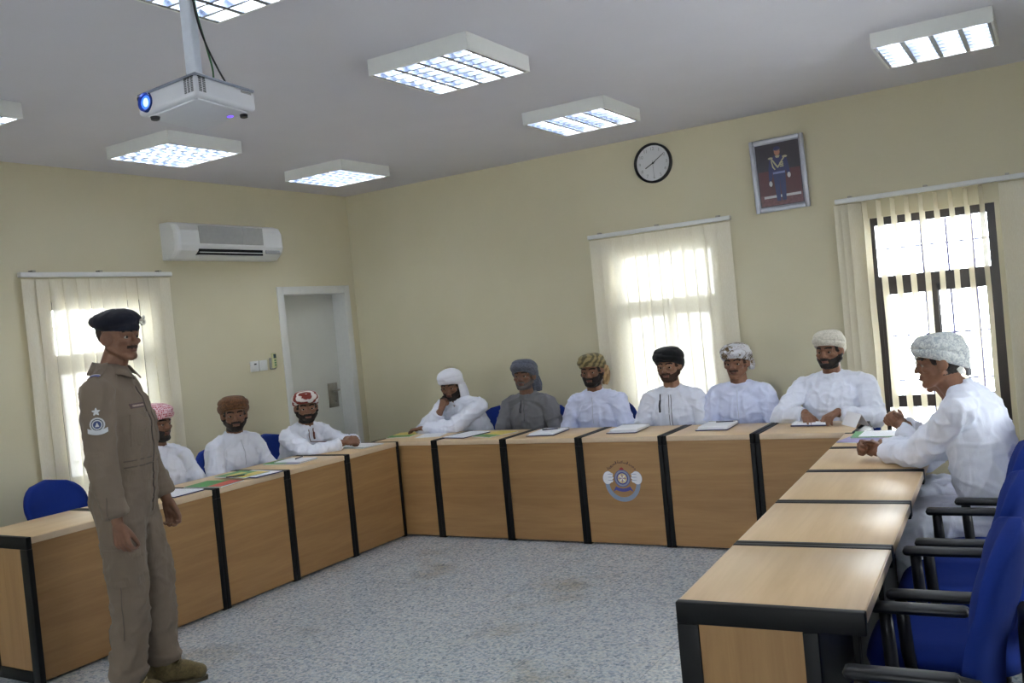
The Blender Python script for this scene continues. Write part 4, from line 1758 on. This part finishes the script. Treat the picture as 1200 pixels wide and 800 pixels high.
seated('broad bearded man in white robe and cream turban with hands on a notebook', (4.52, -.47, 0), BR, (0, -.03, .50), (0, .13, .975),
       hd_at(1.318, .165, 0, -14, -2, 0, .152),
       (((.125, .445, .800), (.9, -.2, -.5), (-.35, .9, -.18), (0, -.25, -1), .55), ((-.075, .445, .800), (-.9, -.2, -.5), (.35, .9, -.18), (0, -.25, -1), .60)),
       WHITE, 'mid', t_cream, beard=(.0042, .2), moustache=.004, hair=-.05, seed=6, broad=1.16, jaw=1.12, belly=.03)

# --- left row ----------------------------------------------------------------
LR = -PI / 2
def t_redk(root, hd):
    m = cloth('red and white checked headscarf', (176, 66, 78), (226, 196, 202), kind='check', bump=.3)
    turban(root, hd, m, top=.148, bulge=.18, zf=.044, zb=-.055, wraps=2.6, ridge=.026, skew=.45, phase=.3)
    drape('headscarf_end', root, [hd.w((.03, -.10, .02)), hd.w((.035, -.115, -.05)), hd.w((.03, -.115, -.12))], [(.035, 0, 0), (.04, 0, 0), (.03, 0, 0)], .016, m, 2)


seated('man in white robe and red checked headscarf half hidden behind the officer', (.655, -2.985, 0), LR, (0, -.03, .50), (0, .08, .925),
       hd_at(1.268, .10, 0, 12, -3, 0, .150), lap(), WHITE, 'dark', t_redk, beard=(.004, .3), hair=-.05, seed=7)


def t_brown(root, hd):
    m = cloth('brown turban', (112, 77, 50), (84, 56, 38), kind='mottled', bump=.2)
    turban(root, hd, m, top=.150, bulge=.24, zf=.048, zb=-.060, wraps=3.4, ridge=.03, skew=.5, phase=1.6)


seated('bearded man in white robe and brown turban, hands in his lap', (.655, -2.34, 0), LR, (0, -.03, .50), (0, .08, .915),
       hd_at(1.242, .105, 0, -36, -2, 0), lap(), WHITE, 'mid', t_brown, beard=(.004, .0), moustache=.004, hair=-.05, seed=8,
       after=placket((196, 200, 214), 0, .0025, .18))


def t_rw(root, hd):
    m = cloth('dark red and white wrapped turban', (126, 52, 44), (220, 214, 212), kind='stripe', bump=.35, scale=.8)
    turban(root, hd, m, top=.146, bulge=.18, zf=.050, zb=-.040, wraps=2.8, ridge=.032, skew=.6, phase=2.1)


seated('bearded man in white robe and red and white turban, hands clasped on the desk', (.60, -1.65, 0), LR, (0, -.03, .48), (-.02, .14, .885),
       hd_at(1.200, .185, -.01, -38, -3, 0, .150),
       (((.02, .56, .790), (.9, -.2, -.6), (-.75, .55, .05), (-.5, -.5, -.6), .85), ((-.12, .535, .795), (-.9, -.2, -.6), (.7, .65, .05), (.5, -.5, -.6), .95)),
       WHITE, 'mid', t_rw, beard=(.0048, .2), moustache=.004, hair=-.05, seed=9,
       after=placket((110, 62, 56), .01, .003, .13, tassel=(-.035, .085)), jaw=1.03)

# --- right row ---------------------------------------------------------------
def t_near(root, hd):
    m = cloth('off white embroidered turban', (204, 206, 202), (158, 164, 168), kind='mottled', bump=.35, scale=1.1)
    turban(root, hd, m, top=.142, bulge=.075, zf=.046, zb=-.052, wraps=3.0, ridge=.018, skew=.35, phase=.6, back=.006, square=.55)
    m2 = cloth('turban knot cloth', (150, 150, 152), kind='plain')
    drape('turban_knot', root, [hd.w((0, -.108, -.03)), hd.w((-.01, -.116, -.060)), hd.w((-.012, -.112, -.085))], [(.014, 0, 0), (.016, 0, 0), (.008, 0, 0)], .010, m2, 1)


RR_ = PI / 2
seated('man in white robe leaning on the right desks in profile, off-white turban', (5.57, -2.42, 0), RR_, (0, -.05, .52), (-.01, .11, 1.045),
       hd_at(1.340, .205, -.01, 12, -5, 0, .145),
       (((.215, .525, .795), (.5, -.3, -.9), (-.50, .70, .12), (-.75, -.25, -.5), 1.15), ((.125, .500, .785), (-.5, -.15, -.9), (.62, .62, .18), (.55, -.45, -.6), 1.15)),
       WHITE, 'mid', t_near, beard=None, moustache=0, hair=-.075, seed=10, broad=1.06, knees=((.15, .44), (.13, .42)), twist=-.10, belly=.01, arml=(.31, .27))


def t_far(root, hd):
    m = cloth('plain white turban', (214, 212, 206), kind='plain', bump=.3)
    turban(root, hd, m, top=.148, bulge=.09, zf=.048, zb=-.045)


seated('man in white robe with raised clasped hands, hidden behind the leaning man', (5.58, -1.86, 0), RR_, (0, -.03, .50), (-.03, .17, .940),
       hd_at(1.258, .275, -.05, -10, -8, 0, .148),
       (((.015, .46, .850), (.8, -.2, -.8), (-.45, .65, .55), (-.75, .0, -.4), .9), ((-.085, .46, .850), (-.8, -.2, -.8), (.45, .65, .55), (.75, .0, -.4), .95)),
       WHITE, 'mid', t_far, headscale=.92, moustache=.003, hair=-.05, seed=11)
# ------------------------------------------------------------------ the standing officer
def decal(name, root, bvh, fn, d, nu, nv, off, thick, mat, keep=None, z=0):
    """a thin sewn-on patch: a (u,v) grid thrown along d onto the garment, given thickness; keep(u,v) trims its outline"""
    d = Vector(d).normalized()
    P = {}
    for j in range(nv + 1):
        for i in range(nu + 1):
            u, v = i / nu, j / nv
            h = bvh.ray_cast(Vector(fn(u, v)), d)
            if h[0] is not None:
                P[i, j] = h[0]
    vs, fs, idx = [], [], {}
    for key, p in P.items():
        idx[key] = len(vs)
        vs += [p - d * off, p - d * (off + thick)]
    cells = set()
    for j in range(nv):
        for i in range(nu):
            ks = [(i, j), (i + 1, j), (i + 1, j + 1), (i, j + 1)]
            if all(k in idx for k in ks) and (keep is None or keep((i + .5) / nu, (j + .5) / nv)):
                cells.add((i, j))
                a = [idx[k] for k in ks]
                fs.append([q + 1 for q in a])
                fs.append(a[::-1])
    for i, j in cells:
        for (di, dj), (k0, k1) in {(0, -1): ((i, j), (i + 1, j)), (1, 0): ((i + 1, j), (i + 1, j + 1)), (0, 1): ((i + 1, j + 1), (i, j + 1)), (-1, 0): ((i, j + 1), (i, j))}.items():
            if (i + di, j + dj) not in cells:
                a, b = idx[k0], idx[k1]
                fs.append([a, b, b + 1, a + 1])
    return MB().add(vs, fs, 0, False).build(name, mat, root)


def officer(label, loc, rz):
    root = thing('person', label, 'person', loc, rz)
    kh = cloth('khaki coverall cloth', (114, 101, 88), kind='plain', rough=.85, bump=.3, sheen=.05)
    khd = plain('khaki seam', (92, 81, 70), .85)
    N, H = Vector((0, -.010, 1.512)), Vector((0, -.01, .95))
    hd = Head((.005, .050, 1.675), math.radians(-24), math.radians(-3), 0)
    body, rb = MB(), MB()
    head_shapes(body, hd, 1.04, 1.0)
    body.capsule(N + Vector((0, -.005, -.03)), .062, hd.w((0, -.014, -.065)), .056)
    body.capsule(H, .12, N - Vector((0, 0, .12)), .12)
    X, Y = Vector((1, 0, 0)), Vector((0, 1, 0))
    secs = []
    for z, cy, rx, ry in ((.80, 0, .10, .09), (.86, -.005, .165, .125), (.93, -.008, .180, .140), (1.02, .004, .174, .138), (1.10, .010, .170, .138), (1.18, .014, .176, .142),
                          (1.28, .012, .186, .142), (1.36, .004, .188, .130), (1.43, -.004, .172, .108), (1.475, -.010, .12, .088), (1.515, -.012, .078, .072)):
        secs.append((Vector((0, cy, z)), X, Y, rx, ry))
    loft(rb, secs)
    arms = ((1, (.262, .045, .805), (.15, -1, -.1), (.0, .12, -1), (-1, .25, 0), .55), (-1, (-.215, .125, .855), (-.3, -1, -.2), (.05, .25, -1), (1, -.1, 0), .65))
    for s, wr, hint, fd, pd, curl in arms:
        S = Vector((s * .188, -.012, 1.425))
        body.capsule(N - Vector((0, 0, .05)), .06, S, .05)
        rb.capsule(N + Vector((s * .055, 0, -.012)), .060, S + Vector((0, 0, .004)), .066)
        E, Wp = ik(S, wr, .305, .265, hint)
        body.capsule(S, .048, E, .04)
        body.capsule(E, .04, E.lerp(Wp, .4), .038)
        body.capsule(E.lerp(Wp, .4), .038, Wp, .026)
        hand_shapes(body, Wp + (Wp - E).normalized() * .012, fd, pd, s, curl, 1.04, thumb=(.85, .4, .35))
        rb.capsule(S, .078, E, .066)
        rb.capsule(E, .066, E.lerp(Wp, .90), .052, flat2=True)
        rb.cone(E.lerp(Wp, .72), .057, E.lerp(Wp, .92), .054, n=24)
        rb.ell(E + Vector((0, 0, .01)), (.071, .071, .06))
        if s == 1:
            SE = (S, E, Wp)
    feet = ((.100, -.040, .0, .10), (-.095, .055, .02, .15))
    for i, s in enumerate((1, -1)):
        fx, fy, ky, _ = feet[i]
        hj = Vector((s * .088, -.005, .90))
        K = Vector((s * .105, fy * .55 + .03, .50))
        A = Vector((fx, fy, .10))
        body.capsule(hj, .085, K, .055)
        body.capsule(K, .055, A, .042)
        body.capsule(A + Vector((0, -.03, -.05)), .038, A + Vector((s * .02, .13, -.068)), .030)
        rb.capsule(hj, .112, K + Vector((0, 0, .08)), .092)
        rb.capsule(K + Vector((0, 0, .08)), .092, K - Vector((0, 0, .10)), .083)
        rb.capsule(K - Vector((0, 0, .10)), .083, A + Vector((0, .0, .02)), .080, flat2=True)
        rb.ell(A + Vector((0, .012, .05)), (.083, .090, .035))
        rb.ell(A + Vector((0, .006, .13)), (.083, .087, .03))
    rb.cone(N - Vector((0, 0, .03)), .080, N + Vector((0, .006, .045)), .068, n=28)
    bm_ = remesh(body, .0044, 4, .5)
    sk, lp = SKIN['dark']
    bm_.materials.append(sk)
    bm_.materials.append(lp)
    paint_lips(bm_, hd)
    link('body', bm_, root)
    rm_ = remesh(rb, .010, 6, .5)
    folds(rm_, .0085, scale=(9, 9, 5), seed=40, extra=lambda a: np.where(a[:, 2] < .75, 1.5, 1.0))
    rm_.materials.append(kh)
    suit = link('coverall', rm_, root)
    b = bvh_of(rm_)
    face_parts(root, bm_, hd, None, .004, -.06, 1.1, plain('cropped dark hair', (60, 48, 42), .8, .2, var=.3, nscale=400), gaze=(0, 1, 0), sideburn=0.0)
    # chest pocket with flap on his right and left, name tape, front placket, waist seam
    for s in (1, -1):
        decal('chest_pocket', root, b, lambda u, v: (s * (.035 + .115 * u), .6, 1.175 + .135 * v), (0, -1, 0), 12, 12, .001, .003, kh)
        decal('pocket_flap', root, b, lambda u, v: (s * (.032 + .121 * u), .6, 1.27 + .05 * v - .012 * (1 - abs(2 * u - 1)) * (1 - v)), (0, -1, 0), 14, 6, .004, .004, kh)
    nt = decal('name_tape', root, b, lambda u, v: (.045 + .09 * u, .6, 1.345 + .022 * v), (0, -1, 0), 12, 4, .002, .003, plain('name tape', (84, 66, 64), .7))
    decal('name_lettering', root, b, lambda u, v: (.055 + .07 * u, .6, 1.352 + .008 * v), (0, -1, 0), 28, 2, .0052, .0006, plain('tape thread', (168, 150, 140), .7),
          keep=lambda u, v: int(u * 28) % 3 != 2)
    decal('front_placket', root, b, lambda u, v: (-.020 + .034 * u, .6, .86 + .585 * v), (0, -1, 0), 4, 40, .001, .004, kh)
    strip('zip', root, b, [(.016, .6, .90 + .54 * i / 30) for i in range(31)], (0, -1, 0), .0028, plain('dark zip', (58, 50, 46), .6))
    ring_ = []
    for k in range(48):
        a = 2 * PI * k / 48
        o = Vector((math.sin(a), math.cos(a), 0)) * .6 + Vector((0, 0, 1.085))
        h = b.ray_cast(o, -(o - Vector((0, 0, 1.085))).normalized())
        if h[0] is not None and abs(h[0].x) < .19:
            ring_.append(h[0])
    if len(ring_) > 6:
        for dz in (0, .028):
            sm = [Vector((p.x, p.y, 1.085 + dz)) * 1 for p in ring_]
            MB().tube(sm, .0035, n=6, closed=True).build('waist_seam', khd, root)
    strip('trouser_seam', root, b, [(.6, .02 - .0008 * i, .98 - .02 * i) for i in range(34)], (-1, 0, 0), .0025, khd)
    decal('cargo_pocket', root, b, lambda u, v: (.6, -.06 + .15 * u, .56 + .17 * v), (-1, 0, 0), 12, 12, .001, .004, kh)
    # sleeve badge on the right upper arm: star over a round crest with scroll
    S, E, Wp = SE
    c = S.lerp(E, .42)
    bd = Vector((-1, -.25, 0)).normalized()
    ax = Vector((0, 0, 1)).cross(-bd).normalized()
    silver, blue = plain('badge thread silver', (190, 192, 196), .5), plain('badge thread blue', (44, 62, 110), .5)
    dark = plain('badge backing', (70, 74, 84), .6)
    def at(u, v, w_, h_, dz=0):
        p = c - bd * .3 + ax * ((u - .5) * w_) + Vector((0, 0, (v - .5) * h_ + dz))
        return p
    disc_ = lambda u, v: (u - .5) ** 2 + (v - .5) ** 2 < .25
    bb = decal('sleeve_badge', root, b, lambda u, v: at(u, v, .062, .062), bd, 34, 34, .001, .003, silver, keep=disc_)
    decal('badge_ring', bb, b, lambda u, v: at(u, v, .050, .050), bd, 30, 30, .004, .001, dark, keep=disc_)
    decal('badge_ring', bb, b, lambda u, v: at(u, v, .042, .042), bd, 28, 28, .005, .001, silver, keep=disc_)
    decal('badge_centre', bb, b, lambda u, v: at(u, v, .033, .033), bd, 26, 26, .006, .001, blue, keep=disc_)
    decal('badge_device', bb, b, lambda u, v: at(u, v, .016, .018), bd, 8, 8, .007, .001, silver, keep=lambda u, v: abs(u - .5) < .5 * (1 - v) + .08)
    decal('badge_scroll', bb, b, lambda u, v: at(u, v, .082, .020, -.034 + .010 * (2 * u - 1) ** 2), bd, 18, 5, .004, .003, silver)
    def star(u, v):
        x, y = (u - .5) * 2, (v - .5) * 2
        a = math.atan2(x, y)
        r = math.hypot(x, y)
        q = abs(((a / (2 * PI / 5)) + .5) % 1 - .5) * 2
        return r < 1 - .58 * q
    decal('badge_star', bb, b, lambda u, v: at(u, v, .036, .036, .056), bd, 36, 36, .002, .003, silver, keep=star)
    # shoulder straps with a blue bar
    for s in (1, -1):
        st = decal('shoulder_strap', root, b, lambda u, v: (s * (.075 + .140 * u), -.040 + .050 * v, 1.9), (0, 0, -1), 14, 6, .002, .005, kh)
        decal('blue_bar', st, b, lambda u, v: (s * (.180 + .024 * u), -.036 + .042 * v, 1.9), (0, 0, -1), 4, 6, .007, .002, plain('blue rank bar', (52, 64, 140), .6))
        decal('bar_edge', st, b, lambda u, v: (s * (.174 + .004 * u), -.036 + .042 * v, 1.9), (0, 0, -1), 2, 6, .007, .002, silver)
    # turned-down collar
    cv = MB()
    for s in (1, -1):
        v, f = [], []
        nst = 16
        for i in range(nst + 1):
            t = i / nst
            a = PI * (1 - t) + t * math.radians(14)              # back centre to front
            sa, ca = math.sin(a) * s, math.cos(a)
            point = max(0, (t - .72) / .28)
            top = N + Vector((.076 * sa, .076 * ca + .008, .056 - .034 * t))
            bot = N + Vector(((.104 + .020 * point) * sa + s * .012 * point, (.104 + .008 * t) * ca + .010, .002 - .014 * t - .026 * point))
            out = Vector((sa, ca, .5)).normalized() * .006
            v += [top, bot, bot + out, top + out]
        for i in range(nst):
            for k in range(4):
                f.append((i * 4 + k, i * 4 + (k + 1) % 4, (i + 1) * 4 + (k + 1) % 4, (i + 1) * 4 + k))
        f += [[0, 1, 2, 3], [nst * 4 + k for k in (3, 2, 1, 0)]]
        cv.add(v, f, 0, True)
    cv.build('collar', kh, root)
    # beret pulled to his right, badge over the left eye
    bt = MB()
    m = hd.m4() @ Matrix.Rotation(math.radians(-6), 4, 'X')
    n = 40
    v, f = [], []
    pr = [(.95, .040), (1.0, .036), (1.02, .050), (1.02, .062)]
    for s_, z_ in pr:
        for k in range(n):
            a = 2 * PI * k / n
            v.append(m @ Vector((.0805 * s_ * math.sin(a), -.012 + .1005 * s_ * math.cos(a), z_ - .016 * (1 - math.cos(a)) / 2)))
    for i in range(len(pr) - 1):
        for k in range(n):
            f.append((i * n + k, i * n + (k + 1) % n, (i + 1) * n + (k + 1) % n, (i + 1) * n + k))
    f += [list(range(n))[::-1], [(len(pr) - 1) * n + k for k in range(n)]]
    bt.add(v, f)
    bt.ell((.010, -.012, .088), (.095, .110, .054), rot=Matrix.Rotation(math.radians(12), 3, 'Y') @ Matrix.Rotation(math.radians(4), 3, 'X'), mat=m)
    bt.ell((.045, -.035, .078), (.064, .088, .042), rot=Matrix.Rotation(math.radians(22), 3, 'Y'), mat=m)
    bt.ell((-.01, .030, .092), (.070, .062, .036), mat=m)
    bme = remesh(bt, .005, 6, .5)
    folds(bme, .002, seed=9)
    bme.materials.append(cloth('navy beret felt', (24, 25, 36), kind='plain', bump=.25, sheen=.1))
    be = link('beret', bme, root)
    bg = MB()
    bg.cone((-.030, .099, .082), .019, (-.030, .106, .083), .017, n=20, mat=m)
    bg.ell((-.030, .106, .105), (.009, .004, .011), mat=m)
    bg.ell((-.030, .107, .083), (.009, .004, .009), mat=m)
    bg.build('beret_badge', plain('silver badge', (190, 186, 172), .3, metal=.7), be)
    # boots
    bootm = cloth('suede boot', (112, 98, 66), (96, 84, 58), kind='mottled', rough=.9)
    for i, s in enumerate((1, -1)):
        fx, fy, _, _ = feet[i]
        bo = MB()
        bo.capsule((fx, fy - .045, .055), .046, (fx + s * .022, fy + .135, .048), .043)
        bo.capsule((fx, fy, .06), .054, (fx, fy, .16), .056)
        bo.ell((fx + s * .012, fy + .07, .07), (.046, .09, .042))
        bo.ell((fx + s * .022, fy + .155, .045), (.046, .045, .036))
        me_ = remesh(bo, .006, 5)
        a = co_np(me_)
        a[:, 2] = np.maximum(a[:, 2], .016)
        set_co(me_, a)
        me_.materials.append(bootm)
        bt_ = link('boot', me_, root)
        so = MB()
        nn = 32
        v = []
        for z_, g in ((0, .0), (.02, .002)):
            for k in range(nn):
                a_ = 2 * PI * k / nn
                t = (1 + math.cos(a_)) / 2
                v.append((fx + s * .022 * t + (.043 + .007 * t + g) * math.sin(a_), fy + .052 + (.148 + g) * math.cos(a_), z_))
        f = [(k, (k + 1) % nn, nn + (k + 1) % nn, nn + k) for k in range(nn)] + [list(range(nn))[::-1], [nn + k for k in range(nn)]]
        so.add(v, f)
        so.build('sole', plain('boot sole', (82, 74, 56), .8), bt_)
        lc = MB()
        for q in range(4):
            y_, z_ = fy + .105 - .022 * q, .098 + .020 * q
            lc.tube([(fx + s * .012 - .026, y_ - .004, z_ - .012), (fx + s * .012, y_ + .004, z_ + .004), (fx + s * .012 + .026, y_ - .004, z_ - .012)], .003, n=6)
        lc.build('laces', plain('boot lace', (150, 132, 96), .8), bt_)
    return root


OX, OY = 2.07, -4.215
officer('uniformed officer in khaki coverall and dark navy beret standing before the left desks', (OX, OY, 0), math.radians(-54))

# ------------------------------------------------------------------ notebooks, papers and pens on the desks
TOP = HD + .0005


def folder(label, x, y, rz, w_=.225, d_=.305, th=.006, mat='navy', z=TOP, cat='folder', group=None):
    r = thing('folder', label, cat, (x, y, z), rz, group)
    MB().box((-w_ / 2, -d_ / 2, 0), (w_ / 2, d_ / 2, th), bev=.0015).build('cover', mat, r)
    MB().box((-w_ / 2 + .004, -d_ / 2 + .004, th), (w_ / 2 - .004, d_ / 2 - .004, th + .0012)).build('inner_sheet', 'paper', r)
    return z + th + .0014


def pad(label, x, y, rz, w_=.205, d_=.28, th=.012, z=TOP, mat='paper'):
    r = thing('notepad', label, 'notepad', (x, y, z), rz)
    MB().box((-w_ / 2, -d_ / 2, 0), (w_ / 2, d_ / 2, th), bev=.001).build('pages', mat, r)
    MB().box((-w_ / 2, d_ / 2 - .018, th * .2), (w_ / 2, d_ / 2 + .001, th + .0008), bev=.001).build('binding', 'grey_plastic', r)
    return z + th + .001


def booklet(label, x, y, rz, c1, c2, w_=.21, d_=.297, th=.005, z=TOP, c3=None):
    r = thing('booklet', label, 'booklet', (x, y, z), rz)
    MB().box((-w_ / 2, -d_ / 2, 0), (w_ / 2, d_ / 2, th), bev=.001).build('pages', 'paper', r)
    cv = MB()
    cv.box((-w_ / 2, -d_ / 2, th), (w_ / 2, d_ / 2, th + .0012), 0)
    cv.box((-w_ / 2 + .002, -d_ / 2 + .002, th + .0012), (w_ / 2 - .002, -d_ / 2 + d_ * .38, th + .0016), 1)
    if c3:
        cv.box((-w_ / 2 + .03, -d_ / 2 + d_ * .55, th + .0012), (w_ / 2 - .05, -d_ / 2 + d_ * .75, th + .0016), 2)
    cv.build('cover', [c1, c2] + ([c3] if c3 else []), r)
    return z + th + .0022


def paper(label, x, y, rz, w_=.21, d_=.297, z=TOP):
    t = NT('printed sheet')
    v = t.coord(scale=(1, 60, 1))
    wv = t.n('TexWave', bands_direction='Y')
    wv.inputs['Scale'].default_value = 1.3
    t.l(v, wv.inputs['Vector'])
    t.l(t.ramp(wv.outputs['Fac'], [(.75, S2L(236, 237, 243)), (.95, S2L(196, 198, 208))]), t.b.inputs['Base Color'])
    o = MB().box((-w_ / 2, -d_ / 2, 0), (w_ / 2, d_ / 2, .0012)).build('paper_sheet', t.m, None, (x, y, z), rz)
    tag(o, label, 'paper')
    return z + .0016


def pen(label, x, y, rz, z):
    r = thing('pen', label, 'pen', (x, y, z + .0045), rz)
    MB().cone((-.06, 0, 0), .0042, (.055, 0, 0), .0042, n=12).build('barrel', 'ink', r)
    MB().cone((.055, 0, 0), .004, (.072, 0, 0), .001, n=12).build('tip', 'steel', r)
    MB().box((-.06, -.001, .0035), (-.025, .001, .0062)).build('clip', 'steel', r)


Q = PI / 2
# left row
z = folder('navy folder with white sheets beside the officer\'s left hand', 1.20, -3.27, Q)
paper('white sheet on the navy folder just behind the officer', 1.19, -3.265, Q + .1, z=z)
z = booklet('red and green booklet lying across the black desk seam', 1.24, -2.99, Q + .12, 'green', 'red')
folder('navy folder under the yellow and green booklet', 1.25, -2.665, Q - .08)
z = booklet('yellow and green booklet with a black pen on it', 1.20, -2.72, Q - .06, 'green', 'yellow', z=TOP + .0082, c3='yellow')
pen('black pen on the yellow and green booklet', 1.25, -2.82, .9, z)
z = booklet('green edged booklet before the man in the brown turban', 1.12, -2.20, Q + .08, 'green', 'lilac', .22, .31)
z = pad('white notepad on the green edged booklet', 1.16, -2.19, Q + .05, .17, .24, .008, z=z)
pen('dark pen across the white notepad of the left row', 1.15, -2.14, 1.9, z)
z = booklet('green booklet under the papers beside the clasped hands', 1.17, -1.53, Q - .12, 'green', 'navy', .22, .34)
paper('white paper under the clasped hands of the man in the red and white turban', 1.20, -1.53, Q - .12, z=z)
# back row
z = booklet('pale green booklet on the corner desk by the resting hand', 1.21, -.985, .25, 'yellow', 'green')
paper('white paper on the corner desk in front of the headscarf man', 1.50, -1.0, .3)
folder('navy folder under white papers next to the second seam', 1.87, -1.075, -.16)
z = paper('white papers on the navy folder, left of the green and yellow sheet', 1.875, -1.065, -.2, z=TOP + .0076)
booklet('green and yellow booklet on the desk of the man in grey', 2.13, -1.07, -.30, 'yellow', 'green', .2, .29, z=TOP)
z = folder('navy folder under the notepad of the man in the olive turban', 2.58, -1.06, .08, .22, .30)
z = pad('white notepad with a pen, in front of the olive turban man', 2.585, -1.05, .08, .20, .28, .010, z=z)
pen('black pen on the notepad before the olive turban', 2.58, -1.02, .6, z)
z = folder('navy folder on the emblem desk under a thick notepad', 3.20, -1.03, .06, .215, .28)
z = pad('thick white notepad on the emblem desk', 3.215, -1.02, .06, .20, .27, .018, z=z)
z = folder('navy folder under the notepad right of the double black bars', 3.83, -.99, .05, .215, .28)
z = pad('white notepad in front of the brown patterned turban man', 3.84, -.985, .05, .20, .27, .018, z=z)
pen('dark pen on the notepad of the young man', 3.87, -.93, .1, z)
z = folder('navy notebook under the typing hands of the broad man', 4.44, -.965, -.02, .22, .15, .008)
pad('small white notepad on the navy notebook under the hands', 4.44, -.960, -.02, .21, .14, .012, z=z)
tp = thing('folded_paper', 'white sheet folded like a tent at the right end of the back desks', 'paper', (4.725, -1.05, TOP), .6)
MB().prism([(-.045, 0), (-.043, 0), (0, .075), (.043, 0), (.045, 0), (0, .079)], -.10, .10).build('sheet', 'paper', tp)
# right row
z = booklet('lilac booklet at the corner of the farthest right desk', 4.87, -1.60, -RA - .15, 'lilac', 'lilac', .2, .28)
z = booklet('green folder sticking out beneath the white papers', 4.95, -1.50, -RA + Q + .1, 'green', 'green', .23, .31, z=z)
paper('white papers on the green folder by the raised clasped hands', 4.99, -1.495, -RA + Q + .05, .215, .30, z=z)
